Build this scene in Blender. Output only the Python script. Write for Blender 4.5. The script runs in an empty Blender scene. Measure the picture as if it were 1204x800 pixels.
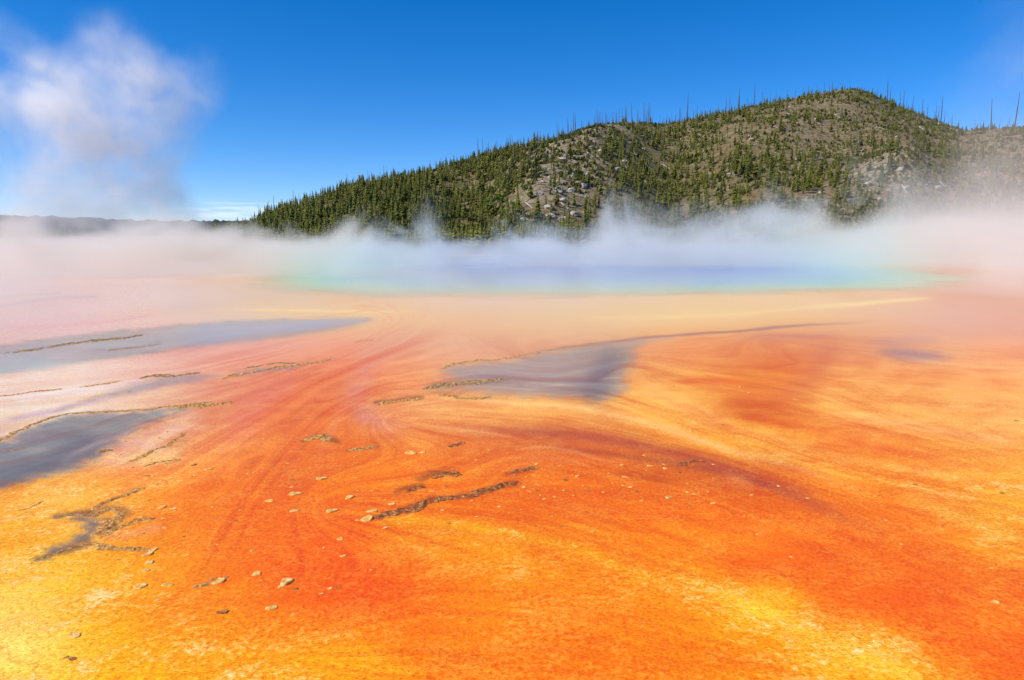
import bpy, math, random
import numpy as np
from mathutils import Vector

random.seed(7)
RNG = np.random.default_rng(11)
scene = bpy.context.scene
COL = scene.collection

# ------------------------------------------------------------------ camera
CAM_H = 2.5
F = 24.0 / 36.0 * 1204.0                       # focal length in photograph pixels
PITCH = math.atan((400 - 285) / F)
CP, SP = math.cos(PITCH), math.sin(PITCH)

cam_data = bpy.data.cameras.new('camera')
cam_data.lens = 24.0
cam_data.sensor_width = 36.0
cam_data.clip_start = 0.1
cam_data.clip_end = 20000
cam = bpy.data.objects.new('camera', cam_data)
cam.location = (0, 0, CAM_H)
cam.rotation_euler = (math.pi / 2 - PITCH, 0, 0)
COL.objects.link(cam)
scene.camera = cam


def ray(px, py):
    """direction of a photograph pixel scaled so that forward (Y) is 1: (a, 1, e)"""
    u, v = (np.asarray(px, float) - 602) / F, (400 - np.asarray(py, float)) / F
    y = CP + v * SP
    z = -SP + v * CP
    return u / y, z / y


def gpt(px, py):
    a, e = ray(px, py)
    d = -CAM_H / e
    return a * d, d


def at_depth(px, py, Y):
    a, e = ray(px, py)
    return a * Y, Y, CAM_H + e * Y


def to_px(X, Y, Z):
    y = Y * CP - (Z - CAM_H) * SP
    v = Y * SP + (Z - CAM_H) * CP
    return 602 + F * X / y, 400 - F * v / y


# ------------------------------------------------------------------ numpy noise
def _hash(ix, iy, seed):
    h = (ix.astype(np.int64) * 374761393 + iy.astype(np.int64) * 668265263 + seed * 974634777) & 0xffffffff
    h = ((h ^ (h >> 13)) * 1274126177) & 0xffffffff
    return ((h ^ (h >> 16)) & 0xffff) / 65535.0


def vnoise(x, y, seed=0):
    x, y = np.asarray(x, float), np.asarray(y, float)
    ix, iy = np.floor(x), np.floor(y)
    fx, fy = x - ix, y - iy
    fx = fx * fx * fx * (fx * (fx * 6 - 15) + 10)
    fy = fy * fy * fy * (fy * (fy * 6 - 15) + 10)
    a, b = _hash(ix, iy, seed), _hash(ix + 1, iy, seed)
    c, d = _hash(ix, iy + 1, seed), _hash(ix + 1, iy + 1, seed)
    return (a + (b - a) * fx) * (1 - fy) + (c + (d - c) * fx) * fy


def fbm(x, y, seed=0, octv=4, gain=.5):
    s, amp, tot = 0, 1.0, 0
    for k in range(octv):
        s = s + amp * vnoise(x * 2 ** k + 17.3 * k, y * 2 ** k - 9.1 * k, seed + k)
        tot += amp
        amp *= gain
    return s / tot


def sstep(a, b, x):
    t = np.clip((x - a) / (b - a), 0, 1)
    return t * t * (3 - 2 * t)


def lin(c):
    c = np.asarray(c, float) / 255.0
    return np.where(c <= .04045, c / 12.92, ((c + .055) / 1.055) ** 2.4)


# ------------------------------------------------------------------ object helpers
def tag(o, label=None, cat=None, group=None, kind=None):
    for k, v in (('label', label), ('category', cat), ('group', group), ('kind', kind)):
        if v:
            o[k] = v
    return o


def mesh_from(name, verts, faces, mats=(), smooth=True, fmat=None):
    """faces: (n,3|4) int array or list of arrays"""
    me = bpy.data.meshes.new(name)
    verts = np.asarray(verts, np.float32)
    fl = [np.asarray(f, np.int32) for f in (faces if isinstance(faces, list) else [faces]) if len(f)]
    nl = sum(f.size for f in fl)
    nf = sum(len(f) for f in fl)
    me.vertices.add(len(verts))
    me.vertices.foreach_set('co', verts.ravel())
    me.loops.add(nl)
    me.loops.foreach_set('vertex_index', np.concatenate([f.ravel() for f in fl]))
    me.polygons.add(nf)
    cnt = np.concatenate([np.full(len(f), f.shape[1], np.int32) for f in fl])
    me.polygons.foreach_set('loop_start', np.concatenate([[0], np.cumsum(cnt)[:-1]]).astype(np.int32))
    me.polygons.foreach_set('loop_total', cnt)
    me.update(calc_edges=True)
    for m in mats:
        me.materials.append(m)
    if fmat is not None:
        me.polygons.foreach_set('material_index', np.asarray(fmat, np.int32))
    me.polygons.foreach_set('use_smooth', np.full(nf, smooth, bool))
    me.validate()
    return me


def link(name, me, parent=None):
    o = bpy.data.objects.new(name, me)
    COL.objects.link(o)
    if parent:
        o.parent = parent
    return o


def grid_faces(nr, nc, wrap=False):
    r, c = np.meshgrid(np.arange(nr - 1), np.arange(nc if wrap else nc - 1), indexing='ij')
    c2 = (c + 1) % nc
    return np.stack([r * nc + c, r * nc + c2, (r + 1) * nc + c2, (r + 1) * nc + c], -1).reshape(-1, 4)


class NT:
    """tiny node builder: t.math('ADD', a, b) with numbers or sockets"""
    def __init__(self, tree):
        self.t = tree

    def node(self, kind, **props):
        n = self.t.nodes.new(kind)
        for k, v in props.items():
            setattr(n, k, v)
        return n

    def put(self, sock, v):
        if isinstance(v, bpy.types.NodeSocket):
            self.t.links.new(v, sock)
        elif v is not None:
            sock.default_value = v

    def math(self, op, a, b=None, c=None, clamp=False):
        n = self.node('ShaderNodeMath', operation=op, use_clamp=clamp)
        self.put(n.inputs[0], a)
        self.put(n.inputs[1], b)
        self.put(n.inputs[2], c)
        return n.outputs[0]

    def add(self, *a):
        r = a[0]
        for x in a[1:]:
            r = self.math('ADD', r, x)
        return r

    def mul(self, *a):
        r = a[0]
        for x in a[1:]:
            r = self.math('MULTIPLY', r, x)
        return r

    def sub(self, a, b):
        return self.math('SUBTRACT', a, b)

    def step(self, lo, hi, x, o0=0.0, o1=1.0):
        n = self.node('ShaderNodeMapRange', interpolation_type='SMOOTHSTEP')
        for i, v in enumerate((x, lo, hi, o0, o1)):
            self.put(n.inputs[i], v)
        return n.outputs[0]

    def noise(self, vec, scale, detail=3.0, rough=.5, dist=0.0):
        n = self.node('ShaderNodeTexNoise')
        self.put(n.inputs['Vector'], vec)
        self.put(n.inputs['Scale'], scale)
        self.put(n.inputs['Detail'], detail)
        self.put(n.inputs['Roughness'], rough)
        self.put(n.inputs['Distortion'], dist)
        return n.outputs[0]

    def vmul(self, vec, xyz):
        n = self.node('ShaderNodeVectorMath', operation='MULTIPLY')
        self.put(n.inputs[0], vec)
        n.inputs[1].default_value = xyz
        return n.outputs[0]

    def mix(self, f, a, b, mode='MIX'):
        n = self.node('ShaderNodeMix', data_type='RGBA', blend_type=mode)
        self.put(n.inputs[0], f)
        for s, v in ((n.inputs[6], a), (n.inputs[7], b)):
            if isinstance(v, (tuple, list)):
                v = tuple(v) + ((1.0,) if len(v) == 3 else ())
            self.put(s, v)
        return n.outputs[2]

    def attr(self, name, out='Color'):
        return self.node('ShaderNodeAttribute', attribute_name=name).outputs[out]

    def bump(self, h, strength, dist, normal=None):
        n = self.node('ShaderNodeBump')
        n.inputs['Strength'].default_value = strength
        n.inputs['Distance'].default_value = dist
        self.put(n.inputs['Height'], h)
        if normal is not None:
            self.put(n.inputs['Normal'], normal)
        return n.outputs[0]


def new_mat(name):
    m = bpy.data.materials.new(name)
    m.use_nodes = True
    t = NT(m.node_tree)
    b = m.node_tree.nodes['Principled BSDF']
    return m, t, b


# ------------------------------------------------------------------ world, sun
SUN_EL, SUN_AZ = math.radians(46), math.radians(-114)      # azimuth measured from +Y towards +X
world = bpy.data.worlds.new('World')
scene.world = world
world.use_nodes = True
wt = NT(world.node_tree)
bg = world.node_tree.nodes['Background']
sky = wt.node('ShaderNodeTexSky', sky_type='NISHITA')
sky.sun_disc = False
sky.sun_elevation = SUN_EL
sky.sun_rotation = SUN_AZ
sky.altitude = 2200
sky.air_density = 1.0
sky.dust_density = 0.2
sky.ozone_density = 4.5
hs = wt.node('ShaderNodeHueSaturation')
hs.inputs['Saturation'].default_value = 1.36
hs.inputs['Value'].default_value = 1.0
wt.put(hs.inputs['Color'], sky.outputs[0])
# a thin streak of far cloud low over the plateau, laid out in sky direction
tc = wt.node('ShaderNodeTexCoord')
sx = wt.node('ShaderNodeSeparateXYZ')
wt.put(sx.inputs[0], tc.outputs['Generated'])
cn = wt.noise(wt.vmul(tc.outputs['Generated'], (14, 14, 190)), 1.0, 4, .6)
el_m = wt.mul(wt.step(.022, .034, sx.outputs[2]), wt.step(.060, .040, sx.outputs[2]))
az_m = wt.mul(wt.step(-.46, -.40, sx.outputs[0]), wt.step(-.26, -.33, sx.outputs[0]))
front = wt.step(.2, .5, sx.outputs[1])
cm = wt.mul(el_m, az_m, front, wt.step(.42, .60, cn), .75)
wt.put(bg.inputs['Color'], wt.mix(cm, wt.mix(1.0, hs.outputs[0], (1.0, .98, 1.12), 'MULTIPLY'), (6.0, 6.6, 7.2)))
bg.inputs['Strength'].default_value = 0.142

sl = bpy.data.lights.new('sun', 'SUN')
sl.energy = 4.9
sl.angle = math.radians(.5)
sl.color = (1.0, .95, .87)
sun = bpy.data.objects.new('sun', sl)
sd = Vector((math.sin(SUN_AZ) * math.cos(SUN_EL), math.cos(SUN_AZ) * math.cos(SUN_EL), math.sin(SUN_EL)))
sun.rotation_euler = sd.to_track_quat('Z', 'Y').to_euler()
COL.objects.link(sun)

# ------------------------------------------------------------------ ground colours
# mat colours of the bacterial mat, as laid out on the ground (photograph coordinates projected on the z=0 plane)
TX = np.arange(0, 1201, 100)
TY = np.array([330, 375, 405, 440, 480, 520, 560, 600, 640, 680, 720, 770, 820])
TAB = [
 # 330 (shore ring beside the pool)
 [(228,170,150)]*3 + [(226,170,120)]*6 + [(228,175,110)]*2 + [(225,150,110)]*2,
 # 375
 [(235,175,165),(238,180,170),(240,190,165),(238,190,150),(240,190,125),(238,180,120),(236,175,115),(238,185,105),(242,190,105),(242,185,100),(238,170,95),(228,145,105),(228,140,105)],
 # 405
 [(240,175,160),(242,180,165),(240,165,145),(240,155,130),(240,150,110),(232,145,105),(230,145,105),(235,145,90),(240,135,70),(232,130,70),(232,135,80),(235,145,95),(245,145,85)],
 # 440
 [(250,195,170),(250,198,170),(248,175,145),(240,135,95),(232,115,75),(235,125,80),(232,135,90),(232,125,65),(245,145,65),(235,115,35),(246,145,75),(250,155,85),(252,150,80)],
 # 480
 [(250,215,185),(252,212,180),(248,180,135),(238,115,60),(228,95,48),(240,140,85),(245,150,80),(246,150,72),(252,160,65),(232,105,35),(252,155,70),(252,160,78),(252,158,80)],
 # 520
 [(240,195,165),(240,195,165),(248,165,105),(240,108,42),(238,100,32),(240,115,48),(235,105,46),(225,95,42),(245,135,45),(250,148,46),(250,128,42),(250,140,50),(250,146,58)],
 # 560
 [(248,155,65),(250,160,70),(250,125,45),(245,108,26),(248,108,14),(250,108,14),(240,95,18),(238,88,16),(226,88,28),(226,88,32),(250,125,26),(252,136,26),(253,158,34)],
 # 600
 [(252,162,42),(252,162,50),(250,122,22),(248,98,6),(250,98,2),(250,114,6),(245,98,6),(240,84,6),(245,90,6),(240,88,14),(250,110,16),(252,120,16),(253,162,30)],
 # 640
 [(252,164,26),(252,172,40),(252,134,12),(250,98,0),(250,82,0),(252,128,8),(252,138,10),(252,122,3),(250,108,3),(250,98,6),(250,98,12),(252,110,12),(252,138,18)],
 # 680
 [(253,190,55),(253,178,32),(252,140,10),(250,98,0),(246,68,0),(250,102,0),(252,124,3),(253,128,6),(253,134,8),(250,94,3),(250,94,6),(250,88,6),(250,106,10)],
 # 720
 [(254,205,85),(253,178,32),(252,138,3),(251,114,0),(250,88,0),(250,94,0),(252,114,0),(252,116,0),(253,132,6),(254,176,30),(250,106,3),(248,82,3),(250,100,6)],
 # 770
 [(254,214,100),(253,188,42),(252,158,6),(252,142,3),(252,148,12),(251,114,0),(251,110,0),(251,110,0),(252,120,0),(253,140,6),(254,184,34),(252,128,8),(249,82,0)],
 # 820
 [(254,204,60),(253,184,18),(253,168,6),(253,164,6),(252,154,6),(251,120,0),(251,110,0),(251,106,0),(251,116,0),(252,128,0),(252,144,6),(253,172,24),(250,96,0)],
]
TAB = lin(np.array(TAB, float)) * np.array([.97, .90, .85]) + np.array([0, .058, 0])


def cubic_w(t):
    return np.stack([-.5 * t + t * t - .5 * t ** 3, 1 - 2.5 * t * t + 1.5 * t ** 3,
                     .5 * t + 2 * t * t - 1.5 * t ** 3, -.5 * t * t + .5 * t ** 3], 0)


def table(px, py):
    u = np.clip(px / 100.0, 0, 11.999)
    v = np.clip(np.interp(py, TY, np.arange(len(TY))), 0, len(TY) - 1.001)
    iu, iv = np.floor(u).astype(int), np.floor(v).astype(int)
    wu, wv = cubic_w(u - iu), cubic_w(v - iv)
    out = 0
    for a in range(4):
        ya = np.clip(iv - 1 + a, 0, len(TY) - 1)
        for b in range(4):
            xb = np.clip(iu - 1 + b, 0, 12)
            out = out + TAB[ya, xb] * (wv[a] * wu[b])[:, None]
    return np.clip(out, 0, 1)


def seg_dist(px, py, pts, ys):
    """distance to a polyline with y stretched by ys; also the arc position 0..1"""
    best = np.full(px.shape, 1e9)
    arc = np.zeros(px.shape)
    P = np.array(pts, float)
    L = np.hypot(np.diff(P[:, 0]), np.diff(P[:, 1]) * ys)
    tot, acc = L.sum(), 0
    for i in range(len(P) - 1):
        ax, ay = P[i]
        dx, dy = P[i + 1] - P[i]
        dys = dy * ys
        t = np.clip(((px - ax) * dx + (py - ay) * ys * dys) / (dx * dx + dys * dys + 1e-9), 0, 1)
        d = np.hypot(px - ax - t * dx, (py - ay) * ys - t * dys)
        m = d < best
        best = np.where(m, d, best)
        arc = np.where(m, (acc + t * L[i]) / tot, arc)
        acc += L[i]
    return best, arc


def poly_sd(px, py, pts, ys):
    """signed distance to a polygon (negative inside), y stretched by ys"""
    d, _ = seg_dist(px, py, list(pts) + [pts[0]], ys)
    P = np.array(pts, float)
    ins = np.zeros(px.shape, bool)
    j = len(P) - 1
    for i in range(len(P)):
        xi, yi, xj, yj = *P[i], *P[j]
        c = ((yi > py) != (yj > py)) & (px < (xj - xi) * (py - yi) / (yj - yi + 1e-12) + xi)
        ins ^= c
        j = i
    return np.where(ins, -d, d)


def smooth_poly(pts, n=6):
    """Catmull-Rom through the points"""
    P = np.array(pts, float)
    Q = np.vstack([2 * P[0] - P[1], P, 2 * P[-1] - P[-2]])
    out = []
    for i in range(len(P) - 1):
        p0, p1, p2, p3 = Q[i:i + 4]
        for k in range(n):
            t = k / n
            out.append(.5 * ((2 * p1) + (p2 - p0) * t + (2 * p0 - 5 * p1 + 4 * p2 - p3) * t * t + (3 * p1 - p0 - 3 * p2 + p3) * t ** 3))
    out.append(P[-1])
    return np.array(out)


PUDDLES = {
 'main': [(-60,545),(0,517),(20,508),(45,497),(65,490),(90,486),(130,484),(170,482),(210,478),(248,475),(236,481),(205,489),(180,499),(160,511),(142,522),(128,532),(112,545),(80,557),(40,567),(0,578),(-60,592)],
 'upper': [(60,487),(110,466),(163,449),(205,443),(240,441),(262,443),(225,453),(170,463),(110,471)],
 'far': [(-40,412),(0,406),(60,398),(120,391),(200,383),(260,378),(330,375),(400,373),(438,374),(440,379),(395,389),(340,397),(300,403),(240,409),(170,419),(100,428),(40,438),(-40,447)],
 'centre': [(520,434),(545,426),(600,421),(650,411),(700,404),(760,399),(800,396),(757,408),(747,425),(742,445),(735,462),(722,470),(690,471),(640,469),(590,465),(550,463),(510,460),(505,456),(540,452),(520,445)],
 'fork': [(64,609),(90,606),(118,609),(128,617),(126,625),(114,631),(106,639),(92,646),(70,652),(48,660),(38,661),(52,648),(76,637),(93,627),(96,618),(82,613)],
 'slot': [(270,442),(300,434),(340,430),(372,426),(345,434),(300,441)],
}


FLOW = [
 ([(0,440),(200,425),(440,380)], 0), ([(0,500),(150,465),(280,445),(420,400)], 40), ([(0,580),(150,530),(280,475),(400,430),(470,395)], 100),
 ([(100,760),(180,680),(250,600),(320,520),(380,460),(440,430),(520,405)], 170), ([(300,800),(320,650),(350,560),(400,500),(460,470)], 215),
 ([(470,492),(640,508),(830,545),(980,604),(1204,700)], 262), ([(560,466),(680,479),(850,528),(1060,586),(1204,620)], 232),
 ([(745,440),(870,500),(1020,545),(1204,572)], 206), ([(900,400),(985,420),(1100,470),(1204,500)], 176), ([(640,412),(880,390),(1060,376),(1204,370)], 140),
 ([(400,600),(600,630),(800,695),(1120,815)], 330), ([(300,770),(500,740),(700,760),(900,810)], 400), ([(640,560),(800,590),(1000,660),(1204,740)], 295),
]


def ground_fields(px, py, X, Y):
    """albedo colour, wetness, mottle amount for ground points"""
    n = len(px)
    num, den = 0, 1e-9
    for pts, val in FLOW:
        d0, _ = seg_dist(px, py, pts, 2.2)
        w0 = 1 / (d0 + 6) ** 2.5
        num, den = num + w0 * val, den + w0
    psi0 = num / den + (fbm(X * .6, Y * .6, 44, 3) - .5) * 9
    ysc = np.clip(1.0 + (700 - py) / 110.0, 1.0, 4.0)         # foreshortening
    # domain warp in ground metres, kept mild
    k = np.clip(Y, 3, 60)
    wx = (fbm(X * 1.1 / k * 6, Y * 2.0 / k * 6 + 5, 3, 4) - .5)
    wy = (fbm(X * 1.1 / k * 6 + 50, Y * 2.0 / k * 6, 9, 4) - .5)
    qx = px + wx * 70
    qy = py + wy * 34 / ysc ** .5
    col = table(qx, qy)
    wet = np.full(n, .35)
    wet = np.where(px < 420, .35 + .45 * sstep(420, 120, px) * sstep(600, 470, py), wet)
    mot = sstep(390, 600, py) * .8 + .2

    def stroke(pts, w, c, op, soft=1.0, fade=(0, 0), wetv=None, ys=None, rag=.35):
        nonlocal col, wet
        ys = ys or 2.0
        pts = smooth_poly(pts)
        x0, x1 = pts[:, 0].min() - 4 * w, pts[:, 0].max() + 4 * w
        y0, y1 = pts[:, 1].min() - 4 * w, pts[:, 1].max() + 4 * w
        s = np.where((px > x0) & (px < x1) & (py > y0) & (py < y1))[0]
        if not len(s):
            return
        d, a = seg_dist(px[s] + wx[s] * 16, py[s] + wy[s] * 7, pts, ys)
        wob = 1 + rag * 2 * (fbm(px[s] / 22, py[s] / 9, 21) - .5)
        m = np.exp(-(d / (w * wob)) ** (2 if soft >= 1 else 4)) * op
        if fade[0]:
            m = m * sstep(0, fade[0], a)
        if fade[1]:
            m = m * sstep(1, 1 - fade[1], a)
        col[s] = col[s] + (lin(c) - col[s]) * m[:, None]
        if wetv is not None:
            wet[s] = wet[s] + (wetv - wet[s]) * m

    # orange fan fed from the pool, left of the middle
    stroke([(440,400),(400,430),(365,470),(340,520),(330,570)], 38, (240,122,52), .35, fade=(.2,.5), ys=1)
    for dx, w, o in ((-60,5,.35),(-38,4,.4),(-20,5,.35),(0,4,.4),(22,4,.35),(45,5,.3)):
        stroke([(430+dx*.3,430),(395+dx*.7,455),(350+dx,490),(325+dx*1.1,540),(318+dx*1.2,590)], w, (224,110,58) if o > .34 else (250,166,106), o * .55, fade=(.3,.5), ys=1)
    stroke([(470,400),(430,440),(420,475),(450,498),(500,510)], 17, (216,128,104), .6, fade=(.3,.3), ys=1.4)
    stroke([(360,430),(330,455),(290,490),(265,540)], 16, (236,130,96), .5, fade=(.3,.4), ys=1.2)
    # the long plum-brown band below the middle puddle
    stroke([(470,492),(540,504),(640,508),(740,522),(830,545),(900,570),(980,604),(1080,650)], 15, (184,80,52), .7, fade=(.25,.35), wetv=.4)
    stroke([(600,520),(700,532),(800,548),(880,566),(950,596)], 7, (150,64,52), .45, fade=(.3,.3))
    stroke([(700,555),(760,562),(800,572)], 10, (190,66,24), .5, fade=(.3,.3))
    stroke([(480,500),(560,506),(640,520)], 4, (250,165,95), .5, fade=(.3,.3))
    stroke([(600,528),(650,526),(700,540),(740,552)], 3.5, (252,170,100), .3, fade=(.3,.3))
    stroke([(600,538),(660,540),(710,556)], 3, (252,165,90), .28, fade=(.3,.3))
    stroke([(840,556),(870,566),(895,580)], 9, (252,150,70), .55, fade=(.4,.4))
    # pale rims and bands below the middle puddle
    stroke([(470,470),(530,468),(600,472),(680,480),(760,498),(850,528),(950,556),(1060,586)], 7, (254,186,104), .62, fade=(.2,.5))
    stroke([(760,470),(830,495),(920,520),(1020,545),(1204,572)], 10, (253,172,72), .5, fade=(.2,.2))
    stroke([(740,440),(790,470),(870,505)], 14, (254,172,88), .45, fade=(.3,.3))
    stroke([(860,488),(960,508),(1060,534),(1204,556)], 9, (245,112,36), .5, fade=(.3,.2))
    stroke([(820,520),(900,538),(1000,560),(1204,600)], 6, (252,180,60), .45, fade=(.3,.1))
    # right: dark orange tongue and the far curving edge
    stroke([(985,398),(970,425),(945,455),(900,482)], 18, (212,104,58), .5, fade=(.15,.4), ys=1.5)
    stroke([(880,420),(930,440),(900,470),(840,450)], 24, (232,112,36), .35, ys=1.6)
    stroke([(780,455),(840,447),(900,455)], 8, (238,110,24), .5, fade=(.3,.3))
    stroke([(640,412),(760,398),(880,390),(1000,381),(1060,376)], 5, (150,84,62), .75, soft=.5, fade=(.1,.35), wetv=.6, ys=3)
    stroke([(860,396),(940,398),(1010,392)], 11, (206,120,92), .55, fade=(.3,.3), ys=2.6)
    stroke([(1020,412),(1075,418),(1130,420)], 16, (158,104,94), .7, fade=(.3,.4), wetv=.85, ys=2.4)
    stroke([(1010,404),(1110,398)], 12, (190,130,110), .5, fade=(.3,.3), ys=2.4)
    stroke([(960,480),(1060,500),(1204,520)], 12, (254,178,104), .4, fade=(.3,.1))
    # pool margin: yellow line, thin brown line
    stroke([(240,366),(330,365),(400,366),(445,368),(520,366)], 5, (250,215,120), .8, fade=(.3,.4), ys=3)
    stroke([(640,372),(760,374),(880,370),(1000,360),(1110,349)], 8, (250,206,110), .7, fade=(.3,.2), ys=3)
    stroke([(930,364),(1010,358),(1100,350)], 5, (252,216,96), .7, fade=(.3,.2), ys=3)
    # yellow growth in front
    stroke([(430,612),(500,614),(580,622),(660,640),(730,668),(800,695)], 11, (254,184,26), .65, fade=(.15,.3))
    stroke([(770,672),(830,690),(900,722),(960,748),(1040,782),(1120,815)], 17, (254,204,56), .60, fade=(.2,.2))
    stroke([(400,655),(450,690),(520,720)], 26, (246,84,2), .4, fade=(.2,.4), ys=1.2)
    stroke([(880,665),(960,700),(1060,735),(1160,780)], 20, (246,96,6), .4, fade=(.3,.2))
    stroke([(1040,580),(1110,600),(1204,636)], 12, (254,196,70), .55, fade=(.3,.1))
    stroke([(400,755),(470,790),(520,810)], 14, (253,168,18), .45, fade=(.3,.3), ys=1.2)
    stroke([(0,600),(60,590),(110,580)], 9, (254,190,90), .4, fade=(.2,.3))
    stroke([(30,520),(120,500),(210,488)], 3, (200,190,190), .0)
    # pale sinter between the left pools, lilac wet seams
    stroke([(0,470),(80,462),(170,452),(260,448)], 9, (252,226,206), .55, fade=(.0,.5), wetv=.75)
    stroke([(0,497),(50,487),(110,473),(160,463)], 6, (206,160,160), .7, fade=(.1,.3), wetv=.9)
    stroke([(0,362),(60,352),(110,350)], 5, (190,140,140), .6, ys=3, wetv=.9)
    stroke([(0,350),(70,346)], 3, (180,140,140), .6, ys=3, wetv=.9)
    stroke([(10,386),(100,382),(180,372)], 6, (240,150,140), .5, ys=3)
    stroke([(120,535),(170,515),(215,498),(240,488)], 10, (238,190,160), .6, fade=(.2,.2), wetv=.6)
    stroke([(150,540),(190,530),(215,520),(205,545)], 9, (216,140,70), .55, ys=1.3)

    # pale crumbly shore right of the lowest left pool
    stroke([(110,552),(165,530),(205,510),(242,484)], 15, (250,206,166), .62, fade=(.25,.15), ys=1.8, rag=.8)
    stroke([(150,548),(190,540),(220,530)], 9, (252,196,130), .5, fade=(.3,.3), ys=1.8, rag=.9)
    # feathery orange strands on the pinkish fan
    dfan, _ = seg_dist(px, py, [(440,415),(395,450),(350,490),(325,535)], 1.0)
    strand = sstep(.50, .60, fbm(psi0 / 5.0 + 30, py / 26.0 + px / 60, 131, 5, .62))
    mfan = np.exp(-(dfan / 62) ** 2) * strand * .62
    col = col + (lin((236,108,36)) - col) * mfan[:, None]

    # wet hollows
    def hollow(name, c, op, soft, ys=2.2, edge=0.0, wetv=.55):
        nonlocal col, wet
        pts = PUDDLES[name]
        P = np.array(pts)
        s = np.where((px > P[:, 0].min() - 60) & (px < P[:, 0].max() + 60) & (py > P[:, 1].min() - 40) & (py < P[:, 1].max() + 40))[0]
        if not len(s):
            return
        d = poly_sd(px[s] + wx[s] * 12, py[s] + wy[s] * 5, pts, ys) + (fbm(px[s] / 16, py[s] / 5, 35, 4, .6) - .5) * soft * 1.5
        m = sstep(soft * .45 + edge, -soft, d) * op
        m = m * (.84 + .32 * fbm(px[s] / 40, py[s] / 8, 33)).clip(0, 1.05)
        m = np.clip(m, 0, 1)
        col[s] = col[s] + (lin(c) - col[s]) * m[:, None]
        wet[s] = wet[s] + (wetv - wet[s]) * np.clip(m * 1.3, 0, 1)
        mot[s] = mot[s] * (1 - m)

    hollow('far', (172,162,142), .85, 12, 3)
    hollow('upper', (176,154,142), .75, 14, 2.6)
    hollow('slot', (160,130,130), .75, 8, 3)
    hollow("main", (150,136,116), .97, 19, 2.2)
    stroke([(-40,570),(20,556),(70,540),(100,520)], 26, (112,100,92), .7, ys=2.2)
    stroke([(60,548),(120,520),(190,493)], 6, (190,160,150), .5, ys=2.2, fade=(.3,.3))
    hollow('centre', (190,150,112), .92, 18, 2.6)
    hollow('fork', (132,112,98), .93, 16, 1.7)
    stroke([(712,425),(702,445),(695,462)], 24, (118,98,86), .7, ys=1.5)
    for x0, y0, L in ((655,453,14), (716,445,18), (676,465,12), (600,452,16), (625,458,10), (575,458,12)):
        stroke([(x0 - L, y0 + 1), (x0, y0), (x0 + L, y0 - .5)], 2.2, (226,176,130), .5, ys=2.6, rag=.8, fade=(.3,.3))
    for pts in ([(20,428),(110,418),(200,408)], [(60,404),(150,396),(250,386)], [(150,421),(230,411),(300,401)], [(0,440),(60,432),(120,424)], [(220,394),(300,386),(360,380)]):
        stroke(pts, 2.4, (214,170,150), .55, ys=2.6, rag=.9, fade=(.3,.3))
    # tan crust shoals in the far pools
    stroke([(-10,416),(40,412),(80,406),(130,399),(175,394)], 5, (176,140,80), .85, ys=2.6, rag=.9, wetv=.3)
    stroke([(250,404),(320,394),(390,384),(432,377)], 10, (196,150,92), .7, ys=2.6, rag=.9, fade=(.25,.2), wetv=.45)
    stroke([(110,413),(160,409),(190,404)], 3, (150,120,100), .6, ys=2.6, rag=.9, wetv=.5)
    stroke([(505,455),(545,450),(600,446),(640,444)], 7, (150,108,62), .8, ys=2.2, rag=.8, fade=(.1,.5), wetv=.4)
    stroke([(510,462),(560,466),(600,468)], 5, (206,140,80), .6, ys=2.2, rag=.9, wetv=.4)
    # branches of the forked hollow, stained brown
    for pts, w, o in (([(108,604),(130,598),(150,604),(142,610),(122,614)], 7, .6), ([(118,626),(140,621),(172,611)], 4, .4),
                      ([(104,640),(135,646),(176,648)], 4, .35), ([(64,609),(90,604),(120,604)], 4, .8), ([(40,660),(70,650),(105,640)], 6, .7)):
        stroke(pts, w, (128,84,56), o, ys=1.6, rag=.6)
    stroke([(130,632),(160,628),(185,622)], 8, (240,150,90), .6, ys=1.4)
    # dark red crust seam in the middle
    stroke([(440,609),(470,603),(495,594),(520,587),(560,581),(612,566)], 5, (140,48,16), .75, ys=1.6, rag=.9)
    stroke([(470,579),(490,573),(500,572)], 5, (150,56,20), .75, ys=1.7, rag=.6)
    stroke([(500,565),(518,556),(538,558)], 6, (136,52,20), .75, ys=1.7, rag=.8)
    stroke([(600,556),(632,550)], 4, (150,60,24), .7, ys=1.7)
    stroke([(355,519),(375,514),(394,519)], 5, (120,64,24), .7, ys=1.8, rag=.9)
    stroke([(408,530),(445,527)], 3, (150,76,34), .6, ys=2)
    stroke([(445,474),(470,472),(500,468)], 4, (150,84,40), .75, ys=2, rag=.8)

    # fine streaks that follow the flow off the pool: guide lines carry a stream value
    psi = psi0
    s1 = fbm(psi / 11.0, px / 240.0, 51, 5, .6)
    s3 = fbm(psi / 3.2, px / 120.0 + py / 60.0, 57, 3, .6)
    s2 = fbm(X * .5 + 9, Y * 1.4, 61, 5, .6)
    amp = sstep(366, 430, py) * (1 - .4 * sstep(580, 700, py))
    g = ((s1 - .5) * .75 * amp + (s3 - .5) * .40 * amp + (s2 - .5) * .40 * sstep(380, 470, py))
    st2 = sstep(.50, .60, fbm(psi / 3.0 + 60, px / 110.0 + py / 80.0, 141, 5, .62))
    s5 = fbm(X * 2.6, Y * 3.4, 151, 4, .65)
    g = g + (st2 - .45) * .15 * amp + (s5 - .5) * .45 * sstep(385, 450, py) * sstep(640, 540, py)
    dry = 1 - .75 * np.clip((wet - .6) * 3, 0, 1)
    g = g * dry
    col[:, 0] *= 1 + .35 * g
    col[:, 1] *= 1 + 1.15 * g
    col[:, 2] *= 1 + 1.5 * g
    # lower right mat turns rusty / golden in soft clumps
    return np.clip(col, .004, .97), np.clip(wet, 0, 1), np.clip(mot, 0, 1)


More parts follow.
